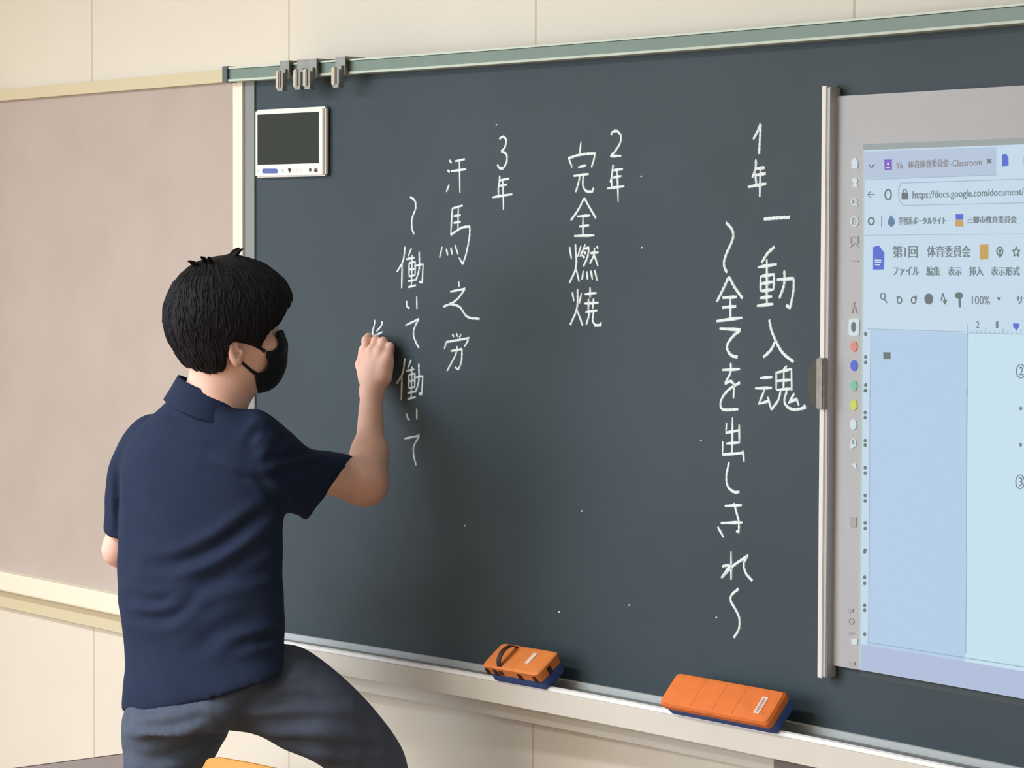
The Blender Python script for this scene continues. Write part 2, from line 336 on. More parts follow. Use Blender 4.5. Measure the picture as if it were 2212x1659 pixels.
def quad(mb, pts, off, thick=.0004):
    P = [onboard(u, v, off) for u, v in pts]; Q = [p+bn(p[0])*thick for p in P]; n = len(P)
    return mb.add(P+Q, [tuple(range(n)), tuple(range(2*n-1, n-1, -1))]+[(i, (i+1) % n, n+(i+1) % n, n+i) for i in range(n)])
def disc(mb, u, v, ru, rv, off, n=18): return quad(mb, [(u+ru*math.cos(a), v+rv*math.sin(a)) for a in np.linspace(0, 2*math.pi, n, endpoint=False)], off)
def ringm(mb, u, v, ru, rv, w, off, n=24):
    for i in range(n):
        a, b = 2*math.pi*i/n, 2*math.pi*(i+1)/n
        quad(mb, [(u+ru*math.cos(a), v+rv*math.sin(a)), (u+ru*math.cos(b), v+rv*math.sin(b)), (u+(ru-w)*math.cos(b), v+(rv-w)*math.sin(b)), (u+(ru-w)*math.cos(a), v+(rv-w)*math.sin(a))], off)
    return mb
def lineq(mb, u0, v0, u1, v1, w, off):
    d = np.array([u1-u0, v1-v0], float); d /= np.linalg.norm(d); n = np.array([-d[1], d[0]])*w/2
    return quad(mb, [(u0+n[0], v0+n[1]), (u1+n[0], v1+n[1]), (u1-n[0], v1-n[1]), (u0-n[0], v0-n[1])], off)
def each(mb, name, m, parent, gap=.0016):     # every separate mark becomes a part of its own
    V = np.array(mb.v); n = len(V); lab = np.arange(n)
    def find(i):
        while lab[i] != i: lab[i] = lab[lab[i]]; i = lab[i]
        return i
    for f in mb.f:
        for j in f[1:]:
            a, b = find(f[0]), find(j)
            if a != b: lab[a] = b
    r = np.array([find(i) for i in range(n)]); ids = list(dict.fromkeys(r.tolist()))
    bbs = [[V[r == i][:, [0, 2]].min(0), V[r == i][:, [0, 2]].max(0), [i]] for i in ids]; ch = True
    while ch:
        ch = False
        for i in range(len(bbs)):
            for j in range(i+1, len(bbs)):
                if (bbs[i][0]-gap < bbs[j][1]).all() and (bbs[j][0]-gap < bbs[i][1]).all():
                    bbs[i] = [np.minimum(bbs[i][0], bbs[j][0]), np.maximum(bbs[i][1], bbs[j][1]), bbs[i][2]+bbs[j][2]]; del bbs[j]; ch = True; break
            if ch: break
    for b in bbs:
        k_ = set(b[2]); o = MB(); mp_ = {}
        for i in range(n):
            if r[i] in k_: mp_[i] = len(o.v); o.v.append(mb.v[i])
        o.f = [tuple(mp_[i] for i in f) for f in mb.f if r[f[0]] in k_]
        o.build(name, m, parent, recalc=False if 'text' in name or 'title' in name else True)
k = 400/1843                                  # marks under the display
def K(x, y): return 480+k*x, 60+k*y
st = quad(MB(), [K(*p) for p in ((400,1410),(412,1402),(540,1402),(556,1415),(556,1440),(545,1450),(410,1450),(398,1440))], .0161).build('blue_label', m_blue, mo)
g = MB(); quad(g, [K(*p) for p in ((655,1405),(668,1398),(688,1400),(690,1425),(682,1427),(678,1443),(666,1443),(666,1427),(655,1422))], .0161)
quad(g, [K(*p) for p in ((865,1400),(888,1400),(888,1430),(865,1430))], .0161); quad(g, [K(*p) for p in ((915,1408),(942,1405),(943,1435),(918,1435))], .0161); each(g, 'control_mark', m_blk, mo)
quad(MB(), [K(*p) for p in ((918,1396),(944,1394),(950,1440),(944,1440),(940,1403),(918,1405))], .0166).build('control_mark', m_red, mo)
g = MB(); ringm(g, *K(730,1420), 4.6, 4.6, 1.2, .0161); ringm(g, *K(772,1420), 4.6, 4.6, 1.2, .0161); quad(g, [K(*p) for p in ((345,1420),(365,1402),(365,1440))], .0161); quad(g, [K(*p) for p in ((585,1408),(618,1408),(618,1436),(585,1436))], .0161); each(g, 'control_mark', m_grey, mo)

# ------------------------------------------------------------ projection screen hung on the board
ps = empty('projection_screen', bpt(2.4, 1.01, .0))
tag(ps, 'white magnetic projection screen with silver left bar, hung on the right of the chalkboard', 'projection screen')
XS0, XS1 = 1.708, 3.2
sheet = sweep([(.002, 1.012), (.002, 1.969), (.010, 1.969), (.010, 1.012)], XS0, XS1, 30).build('screen_sheet', m_sheet, ps, .5)
def barseg(name, x0, x1, z0, z1, o, m, par):
    b = MB(); bx(b, x0, x1, z0, z1, .001, o); return b.build(name, m, par, bevel=.0012)
bar = barseg('edge_bar', 1.6985, 1.711, .990, 1.9865, .026, m_silver, ps)
barseg('bar_groove', 1.711, 1.7195, .992, 1.984, .0245, m_groove, bar)
barseg('edge_bar', XS1-.01, XS1+.02, .990, 1.9865, .026, m_silver, ps)
hd = MB(); bx(hd, 1.698, 1.7165, 1.4445, 1.531, .022, .034); hd = hd.build('clip_plate', m_clip2, ps, bevel=.002)
zc, zr = 1.4875, .0425
pr = [(1.700, zc+zr)]+[(1.700-.033*math.sin(a)**.7, zc+zr*math.cos(a)) for a in np.linspace(.12, math.pi-.12, 18)]+[(1.700, zc-zr)]
d = MB(); A = [bpt(x, z, .016) for x, z in pr]; B = [bpt(x, z, .024) for x, z in pr]; n = len(pr)
d.add(A+B, [tuple(range(n)), tuple(range(2*n-1, n-1, -1))]+[(i, (i+1) % n, n+(i+1) % n, n+i) for i in range(n)])
d.build('clip_tab', m_clip, ps, .5)

# the projected picture: projector light put in as glowing materials
def lit(name, rgb): return mat(name, (60, 60, 60), .7, spec=.1, emit=rgb, es=.93)
p_bg = lit('lit pale blue page', (203, 226, 244)); p_side = lit('lit blue margin', (184, 212, 240)); p_tab = lit('lit tab strip', (186, 204, 228)); p_page = lit('lit white page', (205, 234, 250))
p_txt = lit('lit grey text', (118, 134, 140)); p_brown = lit('lit warm grey text', (146, 142, 148)); p_line = lit('lit rule line', (160, 186, 206)); p_vio = lit('lit violet', (128, 92, 202)); p_blu = lit('lit blue', (82, 110, 216)); p_gold = lit('lit amber', (206, 164, 92))
p_edge = lit('lit greenish edge', (186, 206, 204)); p_low = lit('lit lilac band', (180, 196, 228)); p_wht = lit('lit white', (216, 232, 238)); p_strip = lit('lit faint strip', (158, 168, 168)); p_rd = lit('lit salmon', (226, 146, 132)); p_gr = lit('lit green', (126, 200, 172)); p_ye = lit('lit yellow', (208, 220, 100)); p_fa = lit('lit faint icon', (176, 174, 172)); p_dk = lit('lit dark icon', (104, 118, 120)); p_spill = lit('faint projected band', (56, 66, 72)); p_teal = lit('lit slate blue', (96, 132, 170))
def zb(u, v): return onboard(u, v, .0105)[2]
im = MB()
x0 = onboard(1860, 900, .0105)[0]; X2 = 3.15
def sw2(xa, xb, za, zb_, o, n=24): return sweep([(o, za), (o, zb_), (o+.0003, zb_), (o+.0003, za)], xa, xb, n)
pi = sw2(x0, X2, 1.0125, 1.8775, .0105).build('projected_image', p_bg, ps)
sw2(x0, X2, 1.8775, 1.8875, .0105).build('top_edge_band', p_strip, pi)
sw2(x0, x0+.004, 1.0125, 1.878, .0109, 3).build('left_edge_band', p_edge, pi)
xt = onboard(2152, 390, .0109)[0]; zt = onboard(1870, 390, .0109)[2]; zt2 = onboard(2100, 376, .0109)[2]
sw2(x0+.006, xt, (zt+zt2)/2, 1.875, .0109).build('tab_strip', p_tab, pi)
ztop = .5*(onboard(1900, 715, .0109)[2]+onboard(2080, 717, .0109)[2]); zlow = onboard(1990, 1413, .0109)[2]
xm = onboard(2090, 1000, .0109)[0]
sw2(x0+.022, xm, zlow, ztop, .0109).build('page_margin', p_side, pi)
sw2(xm, X2, zlow, ztop, .0109).build('document_page', p_page, pi)
sw2(x0+.005, X2, 1.0130, zlow, .0109).build('lower_band', p_low, pi)
ru = MB(); O = .0115
def T_(x, y): return 1740+x*472/2175, 160+y*360/1659       # crop of the browser tabs
def U_(x, y): return 1800+x*412/1899, 500+y*360/1659       # crop of the document head
def L_(x, y): return 1800+x*412/1899, 840+y*360/1659       # crop of the page
lineq(ru, *T_(590,1052), *T_(1900,1005), 1.4, O); lineq(ru, *T_(590,1605), *T_(2175,1590), 1.2, O)
lineq(ru, *U_(340,970), *U_(1320,1000), 1.6, O); lineq(ru, *U_(1340,925), *U_(1340,1640), 1.8, O); lineq(ru, *L_(1330,0), *L_(1325,1640), 1.8, O); lineq(ru, 2088.5, 1190, 2086, 1412, 1.8, O); lineq(ru, *U_(1340,1010), *U_(1899,1022), 1.4, O)
lineq(ru, *U_(375,1000), *U_(365,1659), 1.0, O); lineq(ru, *L_(365,0), *L_(360,1659), 1.0, O); lineq(ru, 1878, 1200, 1876, 1390, 1., O)
lineq(ru, 1872, 1387, 2212, 1441, 2.2, O)
pts = [(960,1075),(930,1130),(925,1190),(935,1260),(975,1310)]
lineq(ru, *T_(960,1085), *T_(2175,1045), 1.6, O); lineq(ru, *T_(975,1308), *T_(2175,1282), 1.6, O)
for a, b in zip(pts, pts[1:]): lineq(ru, *T_(*a), *T_(*b), 1.6, O)
for i in range(13): lineq(ru, *U_(1340+44*i, 1012+.9*i), *U_(1340+44*i, (962 if i % 4 == 0 else 985)+.9*i), 1.2, O)
each(ru, 'ruled_line', p_line, pi)
quad(MB(), [T_(1925,735),(2212,319.5),(2212,383),T_(1910,1020)], O-.0003).build('active_tab', p_bg, pi)
tx = MB(); sl = -.045
text_on(tx, 'Y6', *T_(900,880), *T_(965,945), O, sl, .01); text_on(tx, '体育体育委員会', *T_(1020,862), *T_(1420,940), O, sl, .02); text_on(tx, '-Classroom', *T_(1440,858), *T_(1750,922), O, sl, .01)
each(tx, 'tab_title', p_brown, pi, .008)
tx = MB()
text_on(tx, 'https://docs.google.com/document/', *T_(1065,1165), *T_(2170,1262), O, -.03, .012)
text_on(tx, '学習系ポータルサイト', *T_(925,1425), *T_(1390,1500), O, -.01, .02); text_on(tx, '三郷市教育委員会_', *T_(1605,1415), *T_(2130,1490), O, -.01, .02)
text_on(tx, '第', *T_(2080,820), *T_(2130,905), O, 0, .02); text_on(tx, '1', *T_(2145,820), *T_(2172,905), O, 0, .02)
text_on(tx, '第1回', *U_(590,140), *U_(835,262), O, 0, .02); text_on(tx, '体育委員会', *U_(932,140), *U_(1360,258), O, 0, .02)
for s_, a, b in (('ファイル', 590, 848), ('編集', 925, 1058), ('表示', 1142, 1272), ('挿入', 1350, 1488), ('表示形式', 1570, 1852)): text_on(tx, s_, *U_(a,350), *U_(b,440), O, 0, .02)
text_on(tx, '100%', *U_(1378,640), *U_(1558,725), O, .02, .01); text_on(tx, 'サ', *U_(1815,640), *U_(1890,720), O, 0, .02)
text_on(tx, '2', *U_(1420,895), *U_(1452,960), O, 0, .01); text_on(tx, '1', *U_(1618,895), *U_(1640,960), O, 0, .01)
ringm(tx, *U_(1868,1390), 10.5, 16, 2.2, O); text_on(tx, '2', *U_(1852,1345), *U_(1888,1430), O, 0, .01)
ringm(tx, *L_(1862,925), 10.5, 16, 2.2, O); text_on(tx, '3', *L_(1846,880), *L_(1882,968), O, 0, .01)
disc(tx, *L_(1868,195), 3, 4.4, O); disc(tx, *L_(1866,556), 3, 4.4, O)
each(tx, 'interface_text', p_txt, pi, .0055)
ic = MB()                                    # toolbar icons
lineq(ic, *T_(632,900), *T_(660,935), 2, O); lineq(ic, *T_(660,935), *T_(688,895), 2, O)
lineq(ic, *T_(1808,845), *T_(1850,888), 2.4, O); lineq(ic, *T_(1850,842), *T_(1808,890), 2.4, O)
lineq(ic, *T_(620,1200), *T_(690,1196), 1.6, O); lineq(ic, *T_(620,1200), *T_(650,1168), 1.6, O); lineq(ic, *T_(620,1200), *T_(652,1232), 1.6, O)
ringm(ic, *T_(824,1200), 8, 12.5, 3, O); ringm(ic, *T_(990,1175), 4.5, 7, 2, O); quad(ic, [T_(958,1180),T_(1022,1180),T_(1022,1248),T_(958,1248)], O+.0004)
ringm(ic, *T_(656,1465), 7.5, 9, 3, O); lineq(ic, *T_(760,1405), *T_(758,1525), 1.4, O)
ringm(ic, *U_(495,645), 6, 8, 2.2, O); lineq(ic, *U_(508,670), *U_(535,712), 2.4, O)
for q in (660, 800): ringm(ic, *U_(q,685), 6, 8, 2.4, O)
quad(ic, [U_(630,645),U_(668,650),U_(636,680)], O); quad(ic, [U_(832,635),U_(800,655),U_(832,680)], O)
disc(ic, *U_(952,672), 9.5, 12, O); lineq(ic, *U_(1090,615), *U_(1075,690), 2.4, O); lineq(ic, *U_(1090,615), *U_(1115,690), 2.4, O); quad(ic, [U_(1090,690),U_(1138,680),U_(1112,730)], O)
disc(ic, *U_(1252,638), 8.5, 7.5, O); lineq(ic, *U_(1258,650), *U_(1260,755), 4.5, O); quad(ic, [U_(1628,655),U_(1672,657),U_(1650,692)], O)
ringm(ic, *U_(1658,195), 7.5, 10, 2.6, O); quad(ic, [U_(1632,222),U_(1690,222),U_(1660,265)], O); disc(ic, *U_(1660,192), 3.2, 4.2, O)
cx, cy = U_(1822,205); sp_ = [(cx+(8.5 if i % 2 == 0 else 3.8)*math.sin(i*math.pi/5), cy-(11.5 if i % 2 == 0 else 5)*math.cos(i*math.pi/5)) for i in range(10)]
for a, b in zip(sp_, sp_[1:]+sp_[:1]): lineq(ic, *a, *b, 2.2, O)
quad(ic, [U_(500,1200),U_(570,1202),U_(570,1272),U_(500,1270)], O)
for y in (1020, 1250, 1305, 1530, 1585): disc(ic, *U_(322,y), 3.2, 4.2, O)
for y in (20, 235, 285, 515, 560, 785, 838, 1062, 1115, 1335, 1390, 1605): disc(ic, *L_(318,y), 3.2, 4.0, O)
for y in (1192, 1247, 1260, 1308, 1318, 1370): disc(ic, 1868, y, 3.2, 4.2, O)
each(ic, 'toolbar_icon', p_dk, pi)
g = MB(); quad(g, [T_(785,852),T_(860,850),T_(860,952),T_(790,955)], O); each(g, 'tab_icon', p_vio, pi)
g = MB(); disc(g, *T_(823,895), 2.2, 3.2, O+.0006); quad(g, [T_(805,925),T_(840,925),T_(840,940),T_(808,940)], O+.0006); each(g, 'tab_icon', p_wht, pi)
g = MB(); quad(g, [T_(1958,800),T_(2000,795),T_(2022,835),T_(2022,912),T_(1960,918)], O); quad(g, [U_(398,155),U_(455,140),U_(510,215),U_(505,378),U_(398,380)], O); quad(g, [T_(1495,1395),T_(1572,1395),T_(1570,1450),T_(1498,1450)], O); quad(g, [U_(1792,915),U_(1852,917),U_(1852,945),U_(1825,988),U_(1792,945)], O); each(g, 'document_icon', p_blu, pi)
g = MB()
for y in (285, 305): lineq(g, *U_(415,y), *U_(478,y+2), 2.4, O+.0006)
lineq(g, *U_(418,330), *U_(462,332), 2.4, O+.0006); each(g, 'document_icon', p_wht, pi)
g = MB(); quad(g, [U_(1458,132),U_(1545,128),U_(1545,275),U_(1460,282)], O); quad(g, [T_(1495,1452),T_(1570,1452),T_(1572,1518),T_(1492,1515)], O); each(g, 'badge_icon', p_gold, pi)
g = MB(); quad(g, [T_(852,1400),T_(885,1450),T_(890,1490),T_(855,1525),T_(820,1490),T_(825,1450)], O); each(g, 'bookmark_icon', p_teal, pi)
# annotation toolbar on the unlit strip of the sheet
g = MB(); quad(g, [T_(487,825),T_(525,880),T_(518,885),T_(518,942),T_(460,942),T_(460,888),T_(448,885)], O)
quad(g, [T_(460,1045),T_(505,1035),T_(518,1070),T_(505,1090),T_(525,1125),T_(470,1120),T_(480,1085)], O); ringm(g, *T_(482,1270), 6, 8, 2.2, O); lineq(g, *T_(495,1290), *T_(518,1318), 2.6, O)
ringm(g, *T_(487,1465), 8.5, 11, 2.4, O); ringm(g, *L_(200,540), 6, 9, 2.4, O); disc(g, *L_(185,570), 4, 5, O); disc(g, *L_(198,355), 7, 11.5, O); quad(g, [L_(190,745),L_(225,740),L_(232,795),L_(205,780)], O); quad(g, [(1839,1380),(1852,1381),(1851,1393),(1840,1392)], O)
quad(g, [U_(155,885),U_(168,868),U_(245,868),U_(258,885),U_(255,1025),U_(243,1038),U_(165,1038),U_(152,1020)], O); each(g, 'annotation_icon', p_wht, pi)
disc(MB(), *U_(203,950), 5.5, 11, O+.0006).build('annotation_icon', p_dk, pi)
for (q, m_) in ((U_(203,1145), p_rd), (U_(204,1335), p_blu), (U_(202,1535), p_gr), (L_(202,160), p_ye)): disc(MB(), *q, 7, 11.5, O).build('colour_dot', m_, pi)
g = MB(); lineq(g, *U_(170,55), *U_(240,50), 2, O); lineq(g, *U_(240,50), *U_(240,120), 2, O); lineq(g, *U_(172,55), *U_(170,120), 2, O); lineq(g, *U_(165,155), *U_(205,115), 2, O); lineq(g, *U_(245,150), *U_(205,115), 2, O); lineq(g, *U_(170,292), *U_(248,295), 3, O)
lineq(g, *U_(205,700), *U_(180,815), 2, O); lineq(g, *U_(205,740), *U_(230,815), 2, O); quad(g, [L_(162,1280),L_(230,1275),L_(228,1375),L_(168,1372)], O); ringm(g, 1838, 1342, 6, 7, 2, O); quad(g, [(1832,1314),(1842,1315),(1842,1322),(1832,1322)], O); quad(g, [(1831,1365),(1844,1366),(1844,1369),(1831,1369)], O); quad(g, [(1834,1428),(1846,1429),(1846,1437),(1834,1436)], O); each(g, 'annotation_icon', p_fa, pi)
sw2(onboard(1857, 1460, 0)[0], 3.15, .9985, 1.0085, .0006).build('projected_spill', p_spill, pi)  # projector light falling below the sheet, put in as a faintly glowing strip

# ------------------------------------------------------------ erasers resting in the tray, leaning on the board
m_or1 = mat('bright orange eraser cover', (232, 138, 72), .55, spec=.3, noise=(40, .05, 3)); m_or2 = mat('orange corduroy eraser cover', (228, 124, 62), .7, spec=.2, noise=(40, .06, 3))
m_felt = mat('blue eraser felt', (76, 100, 165), .95, spec=.1, noise=(120, .12, 4)); m_strap = mat('dark strap', (52, 32, 32), .6); m_stitch = mat('pale orange seam', (238, 160, 96), .7); m_lab = mat('white cloth label', (236, 214, 204), .7); m_print = mat('label print', (130, 96, 90), .7)
def eraser_frame(u0, v0, u1, v1, off, tilt):
    a = onboard(u0, v0, off); b = onboard(u1, v1, off); b[2] = a[2] = .5*(a[2]+b[2]); L = np.linalg.norm(b-a); ex = (b-a)/L
    n = np.array([ex[1], -ex[0], 0]); n = n/np.linalg.norm(n); n = n if n[1] < 0 else -n
    ez = -n*math.cos(tilt)+UP*math.sin(tilt)         # up the slope, towards the board
    en = np.cross(ex, ez); en = en if en@n > 0 else -en  # out of the orange face
    return a, ex, ez, en, L
def rrect(w, h, r, n=4):
    out = []
    for cx, cy, a0 in ((w-r, h-r, 0), (r, h-r, 90), (r, r, 180), (w-r, r, 270)):
        out += [(cx+r*math.cos(math.radians(a0+90*i/n)), cy+r*math.sin(math.radians(a0+90*i/n))) for i in range(n+1)]
    return out
def eraser(lbl, u0, v0, u1, v1, off, tilt, W_, kind):
    a, ex, ez, en, L = eraser_frame(u0, v0, u1, v1, off, tilt)
    def T(x, y, z): return a+ex*x+ez*y+en*(z+(.022 if kind == 'big' else .024))
    r = empty('chalkboard_eraser', a); tag(r, lbl, 'eraser', 'orange chalkboard erasers in the tray')
    def slab(ins, prof, name, m, par=r, sm=.6):
        mb = MB(); rows = []
        for z, i in prof: rows.append([T(x+i, y+i, z) for x, y in rrect(L-2*i, W_-2*i, .008)])
        mb.grid(rows, True, True); return mb.build(name, m, par, sm)
    h = .020 if kind == 'big' else .021; f = -.022 if kind == 'big' else -.024
    slab(0, [(f, .004), (f+.004, .0015), (-.001, .0015), (.0, .003)], 'felt_pad', m_felt)
    if kind == 'big': cov = slab(0, [(-.001, 0.), (.010, -.001), (.015, .002), (.017, .008)], 'cover', m_or2)
    else: cov = slab(0, [(-.001, .0), (.002, .0), (.018, -.002), (.0205, .0005), (.021, .004)], 'cover', m_or1)
    top = .0172 if kind == 'big' else .0212
    if kind == 'big':
        for k_ in (.30, .50, .68):
            mb = MB(); mb.grid([[T(L*k_-.0012, y, top-.0006), T(L*k_, y, top+.0008), T(L*k_+.0012, y, top-.0006)] for y in np.linspace(.006, W_-.006, 8)]); mb.build('seam', m_stitch, cov)
        lab = MB(); lab.box((L*.855, W_*.22, top-.001), (L*.905, W_*.72, top+.0009), lambda p: T(*p)); lab = lab.build('label', m_lab, r)
        pm = MB(); 
        for i in range(7): pm.box((L*.868, W_*(.27+.06*i), top+.0009), (L*.893, W_*(.27+.06*i+.038), top+.0013), lambda p: T(*p))
        pm.build('label_print', m_print, lab)
    else:
        lab = MB(); lab.box((L*.66, W_*.34, top-.001), (L*.73, W_*.80, top+.0009), lambda p: T(*p)); lab.build('label', m_lab, r)
        rows = []
        for t in np.linspace(0, 1, 15):        # black elastic hand strap over the back
            y = -.003+(W_+.003)*t; z = .004+.020*(1-abs(2*t-1)**6)+.013*math.sin(math.pi*t); x = L*.30
            rows.append([T(x-.006, y, z), T(x+.006, y, z), T(x+.006, y, z+.0022), T(x-.006, y, z+.0022)])
        MB().grid(rows, True, True).build('hand_strap', m_strap, r, .6)
        for x in (.02, .17, .62, .90): MB().box((L*x, -.0032, -.001), (L*x+.008, -.0004, .013), lambda p: T(*p)).build('stitch_notch', m_strap, cov)
        MB().box((L+.0004, W_*.38, -.001), (L+.0032, W_*.38+.009, .013), lambda p: T(*p)).build('stitch_notch', m_strap, cov)
    return r
er1 = eraser('smaller orange eraser with black hand strap and blue felt, left one in the chalk tray', 1066, 1473, 1183, 1494, .069, .65, .061, 'small')
er2 = eraser('larger plain orange eraser with blue felt pad, right one in the chalk tray', 1448, 1546, 1681, 1589, .069, .858, .067, 'big')

# ------------------------------------------------------------ pieces below the tray
bxu = MB().box((onboard(1669, 1652, .04)[0], -.085, .775), (onboard(1669, 1652, .04)[0]+.17, -.0245, .8460)); tag(bxu.build('junction_box', mat('taupe grey box', (112, 104, 102), .6), None, bevel=.004), 'dark grey box on the wall under the chalk tray at the right', 'box')

# ------------------------------------------------------------ student desk (left) and chair (front)
m_desk = mat('grey mauve desk laminate', (150, 141, 142), .5, noise=(30, .05, 3)); m_dedge = mat('dark desk edging', (58, 48, 48), .5); m_steel = mat('grey painted steel', (128, 130, 132), .4, .4)
P1 = onz(35, 1659, .62); P2 = onz(268, 1628, .62); ey = (P2-P1)/np.linalg.norm(P2-P1); exd = np.array([ey[1], -ey[0], 0])
if exd[0] < 0: exd = -exd
def TD(p): return np.array([0, 0, 0])+P1+exd*p[0]+ey*p[1]+UP*(p[2]-.62)
dk = empty('student_desk', TD((.2, .05, 0))); tag(dk, 'grey topped school desk with dark edge, cut off at the bottom left', 'desk')
y0, y1 = -.22, .38
MB().box((.003, y0+.003, .598), (.397, y1-.003, .6203), TD).build('desktop', m_desk, dk)
e = MB(); 
e.box((0, y0, .597), (.0045, y1, .621), TD); e.box((.3955, y0, .597), (.40, y1, .621), TD); e.box((0, y0, .597), (.40, y0+.0045, .621), TD); e.box((0, y1-.0045, .597), (.40, y1, .621), TD); e.build('edge_band', m_dedge, dk)
for x in (.04, .36):
    for y in (y0+.06, y1-.06): MB().tube([TD((x, y, 0)), TD((x, y, .598))], .0125).build('leg', m_steel, dk, .6)
MB().box((.05, y0+.06, .50), (.35, y1-.06, .515), TD).build('book_shelf', m_steel, dk)
m_ply = mat('honey orange plywood', (216, 158, 66), .42, noise=(6, .07, 5)); m_plye = mat('plywood edge', (196, 130, 52), .5)
c0 = onz(437, 1645, .775); cx = np.array([math.cos(.10), math.sin(.10), 0]); cy = np.array([cx[1], -cx[0], 0.])   # cy: towards the seat
CWd = .37
def TC(p): return c0*np.array([1, 1, 0])+cx*p[0]+cy*p[1]+UP*p[2]
ch = empty('school_chair', TC((CWd/2, .2, 0))); tag(ch, 'school chair with honey orange plywood backrest in front of the writing person', 'chair')
def backslab(mb, h0, h1, d0, d1, r):
    o = rrect(CWd, h1-h0, r, 6)
    def q(x, z, d): 
        t = (x/CWd-.5)*2; return TC((x, d-.018*(1-t*t)+.06*(1-(h0+z)/.8), h0+z))
    A = [q(x, z, d0) for x, z in o]; B = [q(x, z, d1) for x, z in o]; n = len(o)
    # subdivide across the width so that the curve shows
    N = 16
    rowsA = []; 
    for i in range(N+1):
        x = CWd*i/N; 
        zz = [z for z in (0, 1)]
        e_ = 0
        if x < r: e_ = r-math.sqrt(max(0, r*r-(r-x)**2))
        if x > CWd-r: e_ = r-math.sqrt(max(0, r*r-(x-(CWd-r))**2))
        rowsA.append([q(x, e_, d0), q(x, h1-h0-e_, d0), q(x, h1-h0-e_, d1), q(x, e_, d1)])
    mb.grid(rowsA, True, True)
bk = MB(); backslab(bk, .60, .789, 0, .011, .045); bk.build('backrest', m_ply, ch, .5, bevel=.002)
sb = MB(); sb.grid([[TC((x, y, z)) for x, z in [(.0, .415), (CWd, .415), (CWd, .430), (0, .430)]] for y in np.linspace(.05, .42, 5)], True, True); sb.build('seat', m_ply, ch, .5, bevel=.004)
for x in (.03, CWd-.03):
    MB().tube([TC((x, .02, 0)), TC((x, .035, .40)), TC((x, .022, .60)), TC((x, .0135, .74))], .011).build('rear_leg', m_steel, ch, .6)
    MB().tube([TC((x, .40, 0)), TC((x, .38, .405)), TC((x, .2, .405)), TC((x, .04, .405))], .011).build('front_leg', m_steel, ch, .6)
    MB().box((x-.006, .006, .735), (x+.006, .018, .747), TC).build('screw', m_steel, ch)
MB().tube([TC((.03, .385, .2)), TC((CWd-.03, .385, .2))], .009).build('crossbar', m_steel, ch, .6)

# ============================================================ the person
class Prim: pass
def rc(a, b, r1, r2=None):
    a = np.array(a, float); b = np.array(b, float); r2 = r1 if r2 is None else r2; ba = b-a; L2 = ba@ba+1e-12
    def d(P):
        pa = P-a; t = np.clip((pa@ba)/L2, 0, 1); return np.linalg.norm(pa-t[..., None]*ba, axis=-1)-(r1+(r2-r1)*t)
    return d
def ell(c, r, R=None):                        # R rows: local axes
    c = np.array(c, float); r = np.array(r, float); R = np.eye(3) if R is None else np.array(R)
    def d(P):
        q = (P-c)@R.T; k0 = np.linalg.norm(q/r, axis=-1); k1 = np.linalg.norm(q/(r*r), axis=-1)+1e-9; return k0*(k0-1)/k1
    return d
def smin(a, b, k):
    if k <= 0: return np.minimum(a, b)
    h = np.clip(.5+.5*(b-a)/k, 0, 1); return b+(a-b)*h-k*h*(1-h)
def smax(a, b, k): return -smin(-a, -b, k)
def combine(prims):
    def f(P):
        d = None
        for op, fn, k in prims:
            e = fn(P); d = e if d is None else (smin(d, e, k) if op == '+' else smax(d, -e, k) if op == '-' else smax(d, e, k))
        return d
    return f
def poly2(pts):
    pts = np.array(pts, float)
    def d(q):
        dd = np.full(q.shape[:-1], 1e9); s = np.ones(q.shape[:-1])
        for i in range(len(pts)):
            a = pts[i]; b = pts[i-1]; e = b-a; w = q-a
            t = np.clip((w@e)/(e@e), 0, 1); bb = w-t[..., None]*e; dd = np.minimum(dd, (bb**2).sum(-1))
            c1 = q[..., 1] >= a[1]; c2 = q[..., 1] < b[1]; c3 = e[0]*w[..., 1] > e[1]*w[..., 0]
            fl = (c1 & c2 & c3) | (~c1 & ~c2 & ~c3); s = np.where(fl, -s, s)
        return s*np.sqrt(dd)
    return d
